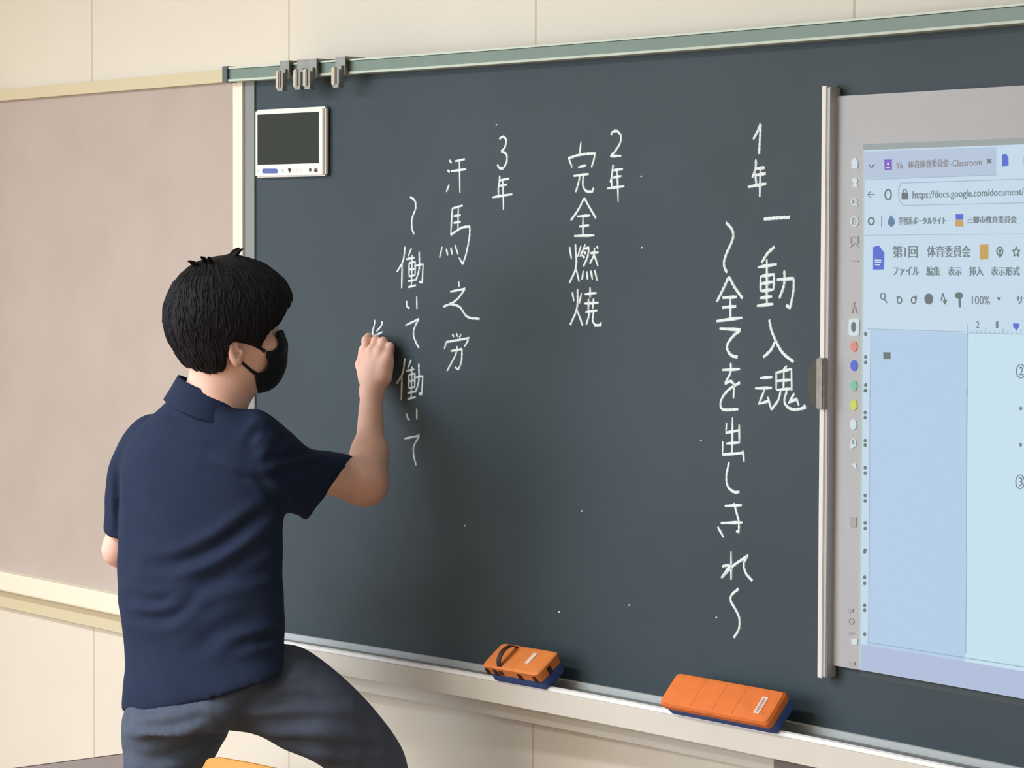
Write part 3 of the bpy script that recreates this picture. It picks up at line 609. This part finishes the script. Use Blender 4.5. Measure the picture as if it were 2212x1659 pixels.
def mesh_sdf(prims, lo, hi, h, nb=8, slack=1.0, fn=None):
    """surface nets over only those blocks of the grid that the surface crosses"""
    lo = np.array(lo, float); hi = np.array(hi, float); B = h*nb; n = np.ceil((hi-lo)/B).astype(int)+1
    ii = np.stack(np.meshgrid(*[np.arange(k) for k in n], indexing='ij'), -1).reshape(-1, 3)
    C = lo+(ii+.5)*B; hd = B*.5*math.sqrt(3)
    full = fn or combine(prims); dc = full(C)
    keep = np.abs(dc) < hd*1.25*slack+.006; ii = ii[keep]; C = C[keep]
    g = np.arange(nb+1); G = np.stack(np.meshgrid(g, g, g, indexing='ij'), -1)
    D = np.empty((len(ii), nb+1, nb+1, nb+1), np.float32)
    for s in range(0, len(ii), 400):
        bs = ii[s:s+400]; P = lo+(bs[:, None, None, None, :]*nb+G[None])*h
        if fn: D[s:s+400] = fn(P); continue
        cc = C[s:s+400]; d = np.full(P.shape[:-1], 1e3); first = True
        for op, pf, k in prims:
            e = pf(cc)
            lim = hd*1.3*slack+k+.01
            base = np.abs(dc[keep][s:s+400])
            sel = e < base+lim+hd if op == '+' else np.ones(len(cc), bool) if op == '&' else e < lim
            if not sel.any(): continue
            v = pf(P[sel]); d[sel] = smin(d[sel], v, k) if op == '+' else smax(d[sel], -v, k) if op == '-' else smax(d[sel], v, k)
        D[s:s+400] = d
    NX = (n*nb+2).astype(np.int64)
    cs = {}
    ins = D < 0
    c8 = [(a, b, c) for a in (0, 1) for b in (0, 1) for c in (0, 1)]
    cnt = sum(ins[:, a:nb+a, b:nb+b, c:nb+c].astype(np.int8) for a, b, c in c8)
    act = np.argwhere((cnt > 0) & (cnt < 8)); bi = act[:, 0]; L = act[:, 1:]
    gi = ii[bi]*nb+L
    V = np.stack([D[bi, L[:, 0]+a, L[:, 1]+b, L[:, 2]+c] for a, b, c in c8], -1)
    acc = np.zeros((len(gi), 3)); num = np.zeros(len(gi))
    for i in range(8):
        for ax in range(3):
            if c8[i][ax] == 0:
                j = i+(4, 2, 1)[ax]; a = V[:, i]; b = V[:, j]; m = (a < 0) != (b < 0); t = np.where(m, a/(a-b+1e-20), 0)
                p = np.array(c8[i], float)[None]+t[:, None]*np.eye(3)[ax][None]; acc[m] += p[m]; num[m] += 1
    verts = lo+(gi+acc/num[:, None])*h
    key = (gi[:, 0]*NX[1]+gi[:, 1])*NX[2]+gi[:, 2]; order = np.argsort(key); sk = key[order]
    st_ = (NX[1]*NX[2], NX[2], 1); faces = []
    for ax in range(3):
        j = (4, 2, 1)[ax]; a = V[:, 0] < 0; b = V[:, j] < 0; m = np.where(a != b)[0]
        o1, o2 = [st_[q] for q in range(3) if q != ax]
        ks = [key[m], key[m]-o1, key[m]-o1-o2, key[m]-o2]; idx = []; ok = np.ones(len(m), bool)
        for kk in ks:
            p = np.clip(np.searchsorted(sk, kk), 0, len(sk)-1); ok &= sk[p] == kk; idx.append(order[p])
        q = np.stack(idx, -1)[ok]; fl = a[m][ok] ^ (ax == 1); q[fl] = q[fl][:, ::-1]; faces.append(q)
    return verts, np.concatenate(faces)
def np_mesh(name, v, f):
    me = bpy.data.meshes.new(name); me.from_pydata(v.tolist(), [], [tuple(int(i) for i in q) for q in f]); return me
def laplace(v, f, it, lam=.5):
    e = np.concatenate([f[:, [i, (i+1) % f.shape[1]]] for i in range(f.shape[1])]); e = np.concatenate([e, e[:, ::-1]])
    deg = np.bincount(e[:, 0], minlength=len(v))[:, None]+1e-9
    for _ in range(it):
        s = np.zeros_like(v)
        for c in range(3): s[:, c] = np.bincount(e[:, 0], v[e[:, 1], c], minlength=len(v))
        v = v+lam*(s/deg-v)
    return v
def flip_out(me):
    bm = bmesh.new(); bm.from_mesh(me); bmesh.ops.recalc_face_normals(bm, faces=bm.faces); bm.to_mesh(me); bm.free()

# ---- head frame: forward HF, right HR, up HU; origin midway between the ears
be, pu = math.radians(15), math.radians(9)
hf = XC*math.cos(be)+ZC*math.sin(be); HR = XC*math.sin(be)-ZC*math.cos(be)
HF = hf*math.cos(pu)+UP*math.sin(pu); HU = np.cross(HR, HF)
HZ = 5.75
HO = at(508, 762, HZ-.07)-HR*.076
def hl(f, r, u): return HO+HF*f+HR*r+HU*u
HM = np.stack([HF, HR, HU])
def hloc(u, v, r):                            # photo pixel on the plane r = const of the head -> (forward, up)
    d = ray(u, v); t = (HO+HR*r-CAM)@HR/(d@HR); p = CAM+d*t-HO; return (p@HF, p@HU)

m_skin = mat('skin', (240, 196, 178), .55, spec=.35, noise=(38, .06, 4), sss=.12)
# joints of the right arm (writing) and of the hand
Zb = lambda u, v=760: uvz(onboard(u, v, 0))[2]
def hb(u, v, gap): return at(u, v, Zb(u, v)-gap)
sh, el, wr = at(590, 1000, 5.72), at(783, 1040, 5.86), hb(802, 846, .085)
faceprims = [
 ('+', ell(hl(-.002, 0, .045), (.093, .074, .092), HM), 0), ('+', ell(hl(.038, 0, .002), (.050, .058, .072), HM), .03),
 ('+', ell(hl(.018, 0, -.034), (.052, .053, .036), HM), .03), ('+', ell(hl(.056, 0, -.057), (.021, .026, .019), HM), .025),
 ('+', ell(hl(.086, 0, .050), (.010, .048, .015), HM), .03), ('+', rc(hl(.086, 0, .034), hl(.096, 0, -.002), .008, .0115), .018),
 ('+', ell(hl(.068, .043, -.002), (.026, .021, .019), HM), .02), ('+', ell(hl(.068, -.043, -.002), (.026, .021, .019), HM), .02),
 ('+', ell(hl(.078, 0, -.030), (.011, .023, .010), HM), .02),
 ('-', ell(hl(.095, .032, .027), (.014, .018, .011), HM), .012), ('-', ell(hl(.095, -.032, .027), (.014, .018, .011), HM), .012)]
neck = [('+', rc(hl(-.018, 0, -.03), at(454, 876, HZ+.01), .055, .050), .03), ('+', rc(hl(.015, 0, -.055), at(474, 876, HZ-.02), .034, .043), .03)]
ears = []
for s_ in (1, -1):
    def E(f, r, u): return hl(f, s_*r, u)
    ax = np.stack([HF*.96+HR*s_*.28*-1, HR*s_, HU]); 
    ears += [('+', ell(E(-.004, .081, .008), (.0122, .0075, .029), HM), .006), ('+', ell(E(.001, .078, -.016), (.009, .007, .012), HM), .008),
             ('-', ell(E(.002, .0885, .010), (.0085, .006, .019), HM), .004), ('-', ell(E(.004, .084, -.004), (.006, .006, .007), HM), .004),
             ('+', ell(E(.012, .078, .0), (.004, .004, .008), HM), .004), ('+', rc(E(-.006, .085, .014), E(-.006, .083, -.006), .0025), .003)]
arms = [('+', rc(at(470, 985, 5.74), sh, .06, .043), .03), ('+', rc(sh, el, .040, .041), .03), ('+', rc(el, at(799, 975, 5.925), .041, .030), .03), ('+', rc(at(799, 975, 5.925), wr, .030, .0212), .025), ('+', rc(at(797, 1048, 5.87), at(799, 985, 5.92), .030, .029), .025)]
lsh, lel = at(304, 985, 5.87), at(259, 1187, 5.92)
lwr = at(400, 1250, 6.02)
arms += [('+', rc(at(420, 985, 5.78), lsh, .06, .034), .03), ('+', rc(lsh, lel, .034, .031), .03), ('+', rc(lel, lwr, .031, .022), .02)]
def hand(wr, X, N, D, fing, thumb, palm):     # fing: chains of joints (world points) with radii
    out = list(palm)
    for c, rad in fing:
        for i in range(len(c)-1): out.append(('+', rc(c[i], c[i+1], rad[i], rad[i+1]), .0045 if i else .007))
    for i in range(len(thumb[0])-1): out.append(('+', rc(thumb[0][i], thumb[0][i+1], thumb[1][i], thumb[1][i+1]), .006))
    return out
mcp = [hb(788, 766, .066), hb(803, 758, .066), hb(821, 760, .060), hb(838, 770, .050)]
fr = [.0092, .0088, .0080, .0072]
fing = [
 ([mcp[0], hb(791, 735, .050), hb(796, 728, .026), hb(801, 734, .011)], fr),
 ([mcp[1], hb(812, 735, .048), hb(813, 733, .024), hb(808, 741, .011)], fr),
 ([mcp[2], hb(828, 737, .042), hb(830, 740, .018), hb(823, 752, .013)], [.0088, .0085, .0076, .0068]),
 ([mcp[3], hb(843, 748, .034), hb(845, 757, .013), hb(838, 768, .012)], [.0082, .0078, .0068, .006])]
thumb = ([hb(789, 822, .070), hb(781, 788, .048), hb(786, 757, .026), hb(796, 742, .012)], [.014, .012, .0098, .0080])
palm = [('+', rc(wr, mcp[0], .0185, .0115), .01), ('+', rc(wr, mcp[1], .019, .0115), .012), ('+', rc(wr, mcp[2], .019, .011), .012), ('+', rc(hb(812, 842, .078), mcp[3], .017, .0105), .012),
        ('+', rc(hb(832, 815, .060), hb(836, 785, .052), .014, .0125), .012), ('+', rc(hb(806, 810, .056), hb(813, 785, .05), .018, .016), .015)]
handprims = hand(wr, None, None, None, fing, thumb, palm)
# resting left hand in front of the belly
fd = (lwr-lel)/np.linalg.norm(lwr-lel); sd = np.cross(fd, UP); sd /= np.linalg.norm(sd); ud = np.cross(sd, fd)
def lh(a, b, c): return lwr+fd*a+sd*b+ud*c
lf = []
for i, (b, ln) in enumerate(((.032, .92), (.011, 1.0), (-.011, .95), (-.031, .78))):
    lf.append(([lh(.088-.004*abs(i-1), b, 0), lh(.088+.040*ln, b*1.05, -.006), lh(.088+.062*ln, b*1.05, -.020), lh(.088+.076*ln, b*1.03, -.036)], [.0095, .0088, .008, .0068]))
lth = ([lh(.02, .028, -.006), lh(.055, .050, -.016), lh(.082, .056, -.024), lh(.105, .050, -.030)], [.014, .012, .010, .008])
lp = [('+', rc(lwr, c[0][0], .018, .0115), .01) for c in lf]
lhand = hand(lwr, None, None, None, lf, lth, lp)
hipR, hipL = at(505, 1490, 5.74), at(368, 1500, 5.80); kneeR, kneeL = at(812, 1640, 5.75), at(352, 1960, 5.76); ankR, ankL = at(850, 2130, 5.73), at(335, 2370, 5.76)
trunk = [('+', rc(at(448, 900, 5.76), at(440, 1060, 5.76), .055, .082), .05), ('+', rc(at(440, 1060, 5.76), at(437, 1380, 5.76), .082, .08), .05), ('+', rc(at(437, 1380, 5.76), at(430, 1460, 5.76), .08, .075), .05),
         ('+', rc(hipR, kneeR, .055, .042), .03), ('+', rc(kneeR, ankR, .042, .034), .03), ('+', rc(hipL, kneeL, .058, .05), .03), ('+', rc(kneeL, ankL, .048, .034), .03),
         ]
FR_, FL_ = XC*.75+ZC*.65, XC*.45+ZC*.88
def foot(a, fdir): 
    fdir = fdir/np.linalg.norm(fdir); return [('+', rc(a-UP*.02, a-UP*.055+fdir*.13, .032, .022), .03), ('+', rc(a-UP*.02, a-UP*.05-fdir*.04, .032, .028), .03)]
body = faceprims+neck+ears+arms+handprims+lhand+trunk+foot(ankR, FR_)+foot(ankL, FL_)
J = np.array([hl(0, 0, .16), wr, lsh, hipL, ankL, ankR, kneeR, at(850, 720, 6.06), hl(.14, 0, 0), hl(-.12, 0, 0), lwr, at(430, 1250, 6.15)])
v, f = mesh_sdf(body, J.min(0)-.16, J.max(0)+.16, .0026)
v = laplace(v, f, 2, .5)
me = np_mesh('person', v, f); flip_out(me)
person = link('person', me, m_skin, None, 'all')
tag(person, 'dark-haired person in navy polo shirt and black mask, writing on the chalkboard with chalk', 'person')
# eyes
m_eye = mat('eye white', (226, 220, 214), .25); m_iris = mat('dark iris', (38, 26, 22), .2)
def ball(c, r, n=16):
    mb = MB(); rows = []
    for i in range(1, n): 
        a = math.pi*i/n; rows.append([c+HF*r*math.cos(a)+r*math.sin(a)*(HR*math.cos(b)+HU*math.sin(b)) for b in np.linspace(0, 2*math.pi, n, endpoint=False)])
    mb.grid(rows, True, True); return mb
for s_ in (1, -1):
    ev = ball(hl(.074, s_*.032, .027), .0125).build('eye', m_eye, person, 'all')
    mb = MB(); mb.grid([[hl(.074, s_*.032, .027)+HF*(.0131-.004*q*q)+.0055*q*(HR*math.cos(b)+HU*math.sin(b)) for b in np.linspace(0, 2*math.pi, 16, endpoint=False)] for q in (.05, .5, 1)], True, True); mb.build('iris', m_iris, ev, 'all')
m_hair = mat('black hair', (22, 22, 28), .65, spec=.2, noise=(120, .25, 4))
# ---- hair
sidep = [hloc(a, b, .075) for a, b in ((655,640),(630,664),(619,680),(607,694),(599,705),(585,714),(574,728),(567,748),(560,752),(545,744),(522,737),(506,736),(494,746),(490,768),(491,792),(484,806),(466,810),(440,806),(418,798),(405,792))]
cutp = sidep+[(-.35, -.10), (-.35, -.4), (.4, -.4), (.4, sidep[0][1])]
cutd = poly2(cutp)
def loc(P): return (P-HO)@HM.T
def hair_fn(P):
    q = loc(P)
    d = ell((.008, 0, .068), (.124, .100, .117))(q)
    d = smin(d, ell((-.018, 0, .002), (.064, .074, .066))(q), .03)
    d = smin(d, ell((.060, 0, .075), (.074, .082, .072))(q), .03)
    ph = np.arctan2(q[..., 1], q[..., 0]+.03); rr = q[..., 2]
    d = d+.0015
    c = cutd(np.stack([q[..., 0], q[..., 2]], -1))+.0012*np.sin(q[..., 0]*420)+.0012*np.sin(q[..., 1]*300)
    d = smax(d, -c, .006)
    return smax(d, -ell((.0, 0, .045), (.088, .068, .085))(q), .004)
hlo = np.array([hl(a, b, c) for a in (-.16, .16) for b in (-.13, .13) for c in (-.12, .23)])
v, f = mesh_sdf(None, hlo.min(0), hlo.max(0), .0028, fn=hair_fn, slack=1.6)
hm = MB(); hm.add(v, [tuple(int(i) for i in q) for q in f])
crown = np.array([-.03, .0, 0.])
rng = np.random.RandomState(5)
def env(q):
    d = smin(ell((.008, 0, .068), (.124, .100, .117))(q), ell((-.018, 0, .002), (.064, .074, .066))(q), .03)
    return smin(d, ell((.060, 0, .075), (.074, .082, .072))(q), .03)+.0015
def surf(az, el_):                            # point on the hair envelope in local coordinates
    dv = np.array([math.cos(el_)*math.cos(az), math.cos(el_)*math.sin(az), math.sin(el_)]); o = np.array([.0, 0, .065]); lo_, hi_ = .04, .2
    for _ in range(18):
        mid = (lo_+hi_)/2; q = o+dv*mid
        dd = env(q[None])[0]
        if dd > 0: hi_ = mid
        else: lo_ = mid
    return o+dv*lo_, dv
for i in range(1300):                          # locks falling from the crown
    az = rng.uniform(-math.pi, math.pi); e0 = rng.uniform(-.55, 1.45); ln = rng.uniform(.35, .7); wv = rng.uniform(-.25, .25); rr0 = rng.uniform(.0016, .0032); pts = []; rad = []
    for t in np.linspace(0, 1, 7):
        q, dv = surf(az+wv*t*t, e0-ln*t); lift = rng.uniform(-.0008, .0004)+.0016*math.sin(math.pi*t)*rng.uniform(.3, 1.2)
        if cutd(np.array([[q[0], q[2]]]))[0] < -.0035*rng.rand(): break
        pts.append(HO+HM.T@(q+dv*(lift-.0015))); rad.append(rr0*(1-.85*t*t)*(.45 if t == 0 else 1))
    if len(pts) > 3: rad[-1] *= .3; hm.tube(pts, rad, 6)
for az, e0, ln in ((2.2, 1.30, .22), (1.9, 1.25, .2), (-.1, 1.3, .25), (.4, 1.25, .2), (2.6, 1.2, .2)):   # stray tufts at the crown
    q, dv = surf(az, e0); t_ = np.array([math.cos(az), math.sin(az), .3]); pts = [HO+HM.T@(q-dv*.005+t_*.022*s_+dv*.010*math.sin(2.0*s_)) for s_ in np.linspace(0, 1, 6)]
    hm.tube(pts, [.005, .0055, .005, .0036, .0022, .0006], 6)
hm.build('hair', m_hair, person, 'all')
# ---- mask
m_mask = mat('black mask fabric', (22, 33, 37), .75, spec=.2, bump=(900, .2, .0005))
fbase = combine(faceprims)
mp = [hloc(a, b, .045) for a, b in ((598,725),(597,742),(592,752),(580,758),(569,757),(570,768),(576,784),(574,794),(563,803),(549,806),(548,812),(556,838),(575,880),(720,880),(720,700),(604,716))]
mpd = poly2(mp)
def mask_fn(P):
    q = loc(P); d = smin(fbase(P), ell((.060, 0, -.024), (.040, .045, .046))(q), .02)
    sh_ = np.abs(d-.0045)-.0028
    sh_ = smax(sh_, mpd(np.stack([q[..., 0], q[..., 2]], -1)), .002); return smax(sh_, .02-q[..., 0], .002)
hlo = np.array([hl(a, b, c) for a in (.0, .17) for b in (-.09, .09) for c in (-.15, .06)])
v, f = mesh_sdf(None, hlo.min(0), hlo.max(0), .0019, fn=mask_fn, slack=2.2)
me = np_mesh('face_mask', v, f); flip_out(me); mk = link('face_mask', me, m_mask, person, 'all')
def onface(u, v, s_=1, lift=.002):            # point on the head surface along a photo ray (mirrored for the far side)
    d = ray(u, v); t = 5.45
    for _ in range(60): t += fbase((CAM+d*t)[None])[0]*.8
    p = CAM+d*t; q = loc(p)
    if s_ < 0: q = q*np.array([1, -1, 1])
    e = 1e-3; nn = np.array([fbase((HO+HM.T@(q+np.eye(3)[i]*e))[None])[0]-fbase((HO+HM.T@(q-np.eye(3)[i]*e))[None])[0] for i in range(3)]); nn /= np.linalg.norm(nn)
    return HO+HM.T@(q+nn*lift)
for s_ in (1, -1):
    for pl in ([(572,759),(562,752),(548,745),(530,739),(514,737)], [(552,806),(543,800),(532,791),(523,783),(517,777)]):
        pts = [onface(*p, s_, .0022) for p in pl]; rows = []
        for i, p in enumerate(pts):
            t = pts[min(i+1, 4)]-pts[max(i-1, 0)]; t /= np.linalg.norm(t); nrm_ = p-HO-HF*.02; nrm_ -= t*(nrm_@t); nrm_ /= np.linalg.norm(nrm_); w_ = np.cross(nrm_, t); hw = .0032-.0003*i
            rows.append([p-w_*hw-nrm_*.0012, p+w_*hw-nrm_*.0012, p+w_*hw+nrm_*.0012, p-w_*hw+nrm_*.0012])
        MB().grid(rows, True, True).build('ear_strap', m_mask, mk)

# ---- clothing: lofted, fused by a voxel remesh, then creased
def loftpart(mb, rings, n=40, sub=4, e=2.3):
    """rings: (uL,vL,uR,vR,Zc,half depth,dZ half difference L->R, drop)"""
    R = np.array(rings, float); k = len(R); out = []
    def cr(t):
        i = min(int(t), k-2); s = t-i; p1, p2 = R[i], R[i+1]; p0 = R[i-1] if i else 2*p1-p2; p3 = R[i+2] if i+2 < k else 2*p2-p1
        return .5*((2*p1)+(-p0+p2)*s+(2*p0-5*p1+4*p2-p3)*s*s+(-p0+3*p1-3*p2+p3)*s**3)
    for t in np.linspace(0, k-1, (k-1)*sub+1):
        a = cr(t); PL = at(a[0], a[1], a[4]+a[6]); PR = at(a[2], a[3], a[4]-a[6]); c = (PL+PR)/2; A = (PR-PL)/2; Bv = ZC*a[5]+UP*a[7]
        ring = []
        for q in np.linspace(0, 2*math.pi, n, endpoint=False):
            cc, ss = math.cos(q), math.sin(q); ring.append(c+A*np.sign(cc)*abs(cc)**(2/e)+Bv*np.sign(ss)*abs(ss)**(2/e))
        out.append(ring)
    mb.grid(out, True, True)
def fuse(mb, name, voxel, it):
    o = mb.build(name, None); md = o.modifiers.new('r', 'REMESH'); md.mode = 'VOXEL'; md.voxel_size = voxel
    bpy.context.view_layer.update()
    me = bpy.data.meshes.new_from_object(o.evaluated_get(bpy.context.evaluated_depsgraph_get())); bpy.data.objects.remove(o)
    v = np.array([q.co[:] for q in me.vertices]); f = np.array([list(p.vertices) if len(p.vertices) == 4 else list(p.vertices)+[p.vertices[-1]] for p in me.polygons])
    bpy.data.meshes.remove(me); return laplace(v, f, it), f
def vnorm(v, f):
    n = np.cross(v[f[:, 2]]-v[f[:, 0]], v[f[:, 3]]-v[f[:, 1]]); N = np.zeros_like(v)
    for i in range(4):
        for c in range(3): N[:, c] += np.bincount(f[:, i], n[:, c], minlength=len(v))
    return N/(np.linalg.norm(N, axis=1)[:, None]+1e-12)
def crease(v, f, folds, amp0=.001, sign=None):
    N = vnorm(v, f)
    if ((v-v.mean(0))*N).sum() < 0: N = -N
    Q = uvz(v); uv = Q[:, :2]; w = np.clip(-(N@CF)*1.6, 0, 1); D = np.zeros(len(v))
    for pts, wd, am in folds:
        pts = np.array(smooth_line(pts, 8)); best = np.full(len(v), 1e9); sg = np.zeros(len(v)); tt = np.zeros(len(v)); m = len(pts)-1
        for i in range(m):
            a, b = pts[i], pts[i+1]; e = b-a; r = uv-a; t = np.clip(r@e/(e@e+1e-9), 0, 1); d2 = r-t[:, None]*e; d = np.hypot(d2[:, 0], d2[:, 1]); k_ = d < best
            best[k_] = d[k_]; sg[k_] = np.sign(e[0]*r[k_, 1]-e[1]*r[k_, 0]); tt[k_] = (i+t[k_])/m
        s = best*sg/wd; env = np.sin(np.pi*np.clip(tt*.94+.03, 0, 1))**.6
        D += am*env*(-np.exp(-s*s)+.75*np.exp(-(s-1.7)**2)+.55*np.exp(-(s+1.7)**2))
    D *= w
    D += amp0*(np.sin(v[:, 0]*47+3*np.sin(v[:, 2]*21))*np.sin(v[:, 2]*39+v[:, 1]*51))
    return v+N*D[:, None]
m_shirt = mat('navy polo fabric', (31, 44, 70), .85, spec=.2, noise=(30, .08, 4), bump=(900, .25, .0006))
m_pant = mat('charcoal slacks', (78, 88, 106), .85, spec=.2, noise=(60, .10, 4), bump=(700, .3, .0006))
sm = MB()
tz = 5.76
loftpart(sm, [(396,828,496,862,tz,.058,.02,0),(388,842,508,872,tz,.068,.025,0),(368,862,530,886,tz,.078,.03,0),(335,892,570,902,tz,.088,.05,0),(292,932,606,934,tz,.100,.065,0),(266,985,618,985,tz,.108,.075,0),(258,1050,616,1060,tz,.112,.078,0),
              (256,1130,611,1140,tz,.112,.075,0),(255,1220,610,1220,tz,.112,.07,0),(256,1290,612,1290,tz,.115,.07,0),(263,1345,615,1340,tz,.117,.07,0),(271,1400,613,1375,tz,.118,.07,0),(270,1450,613,1402,tz,.122,.07,.002),(264,1500,616,1426,tz,.127,.08,.006),(262,1530,618,1446,tz,.128,.085,.009)], 48)
loftpart(sm, [(470,900,470,1060,5.74,.06,0,0),(545,882,560,1092,5.70,.075,0,0),(585,896,595,1100,5.70,.080,0,0),(630,934,620,1104,5.73,.080,0,0),(665,967,637,1112,5.76,.080,0,0),(705,972,648,1117,5.795,.078,0,0),(764,986,661,1126,5.835,.074,0,0)], 36, e=2.1)
loftpart(sm, [(400,905,420,985,5.80,.06,0,0),(318,893,350,1000,5.85,.066,0,0),(267,940,330,1010,5.88,.066,0,0),(236,1005,318,1045,5.90,.062,0,0),(229,1060,312,1085,5.91,.060,0,0),(224,1152,306,1165,5.92,.058,0,0)], 36, e=2.1)
v, f = fuse(sm, 'shirt', .0062, 5)
folds = [([(600,1090),(540,1130),(470,1180),(390,1215),(330,1222)], 15, .010), ([(612,1130),(560,1190),(480,1235),(400,1262)], 16, .007), ([(606,1085),(560,1060),(500,1030),(440,1005)], 13, .007), ([(600,1090),(565,1040),(520,1025)], 10, .006),
         ([(285,1290),(330,1300),(385,1290)], 12, .006), ([(395,1300),(450,1265),(540,1240),(600,1215)], 16, .007), ([(290,1330),(360,1335),(420,1300)], 14, .006), ([(560,1380),(600,1368),(625,1350)], 10, .007), ([(500,1400),(550,1385),(605,1380)], 12, .006),
         ([(590,935),(560,925),(535,955)], 9, .005), ([(560,1000),(620,985),(680,972),(705,968)], 9, .008), ([(560,1035),(630,1020),(690,1005)], 12, .005), ([(250,1000),(256,1070),(258,1150)], 7, .006), ([(420,1400),(480,1360),(560,1330)], 20, .005), ([(330,900),(380,930),(470,945)], 20, -.003), ([(600,1080),(640,1060),(700,1045)], 14, .004), ([(620,925),(600,960),(575,1000)], 10, .004)]
v = crease(v, f, folds, .0012); v = laplace(v, f, 1, .4)
me = np_mesh('shirt', v, f[:, :4]); me.validate(); flip_out(me)
shirt = link('shirt', me, m_shirt, person, 'all')
# collar
cl = MB(); rows = []
cc = (at(384, 814, tz+.02)+at(521, 856, tz-.02))/2; A = (at(521, 856, tz-.02)-at(384, 814, tz+.02))/2
nA = np.linalg.norm(A)
for ofs, rs, rd in ((-.052, 1.26, .098), (-.038, 1.18, .091), (-.022, 1.10, .080), (-.006, 1.02, .069), (0., .99, .066), (-.001, .95, .062), (-.02, .93, .060), (-.045, .95, .062)):
    rows.append([cc+A*rs*math.cos(q)+ZC*rd*math.sin(q)+(UP*.97+XC*.22)*ofs+UP*.004*math.cos(2*q) for q in np.linspace(0, 2*math.pi, 40, endpoint=False)])
cl.grid(rows, True); cl.build('collar', m_shirt, shirt, 'all')
# small shirt tail fold at the hip
pm = MB(); pz = 5.745
loftpart(pm, [(284,1470,580,1400,pz+.01,.088,.06,0),(280,1518,590,1440,pz+.005,.096,.06,0),(264,1552,560,1500,pz,.112,.05,0),(263,1575,500,1572,pz,.108,.04,0)], 40, e=2.2)
loftpart(pm, [(470,1420,400,1580,5.75,.090,0,0),(562,1392,470,1578,5.74,.084,0,0),(640,1396,540,1582,5.725,.086,0,0),(700,1430,605,1612,5.72,.088,0,0),(770,1491,672,1640,5.715,.088,0,0),(830,1560,712,1668,5.74,.085,0,0),(868,1615,732,1715,5.755,.082,0,0),(890,1690,752,1770,5.755,.080,0,0),(902,1800,775,1815,5.75,.076,0,0),(905,1950,785,1950,5.745,.072,0,0),(908,2125,790,2125,5.735,.070,0,0)], 36, e=2.1)
loftpart(pm, [(286,1505,470,1525,5.79,.085,0,0),(262,1552,496,1572,5.785,.098,0,0),(263,1600,472,1625,5.78,.094,0,0),(268,1659,446,1670,5.775,.090,0,0),(272,1760,428,1770,5.77,.086,0,0),(276,1950,416,1950,5.765,.078,0,0),(272,2150,402,2150,5.76,.072,0,0),(270,2372,396,2372,5.76,.068,0,0)], 36, e=2.1)
v, f = fuse(pm, 'trousers', .0068, 5)
pf = [([(470,1525),(560,1515),(650,1510),(740,1520)], 13, .006), ([(500,1560),(600,1560),(700,1555),(770,1565)], 14, .005), ([(560,1600),(660,1608),(760,1615),(840,1600)], 13, .007), ([(262,1560),(310,1570),(380,1565),(440,1548)], 11, .007), ([(275,1628),(330,1640),(400,1620),(450,1580)], 14, .008), ([(430,1545),(470,1560),(500,1590)], 12, .006), ([(640,1410),(600,1450),(540,1500)], 16, .004), ([(790,1540),(800,1600),(790,1655)], 16, .005)]
v = crease(v, f, pf, .0015); v = laplace(v, f, 1, .4)
me = np_mesh('trousers', v, f[:, :4]); me.validate(); flip_out(me)
link('trousers', me, m_pant, person, 'all')
m_shoe = mat('white indoor shoe', (222, 222, 220), .5)
for a, fd_, z0 in ((ankR, FR_, .2), (ankL, FL_, 0.)):
    fd_ = fd_/np.linalg.norm(fd_); b = np.array([a[0], a[1], z0]); sd_ = np.cross(fd_, UP)
    rows = []
    for z, w, l0, l1 in ((0, .043, -.075, .19), (.02, .046, -.078, .195), (.045, .042, -.074, .165), (.075, .040, -.066, .06), (.10, .042, -.06, .045)):
        rows.append([b+UP*z+fd_*((l0+l1)/2+(l1-l0)/2*math.cos(q))+sd_*w*math.sin(q) for q in np.linspace(0, 2*math.pi, 24, endpoint=False)])
    MB().grid(rows, True, True).build('shoe', m_shoe, person, 'all')
struct(MB().box((ankR[0]-.16, ankR[1]-.14, 0), (ankR[0]+.50, ankR[1]+.22, .2)).build('floor_step', m_floor))

# ---- chalk stick in the hand
tip = onboard(803, 727, .0012); tail = hb(806, 752, .040); dv = (tail-tip)/np.linalg.norm(tail-tip)
tag(MB().tube([tip, tip+dv*.001, tip+dv*.045], [.0032, .0045, .0048], 14).build('chalk_stick', m_chalk, None, .6), 'short white chalk stick held between the fingertips of the writing hand', 'chalk')
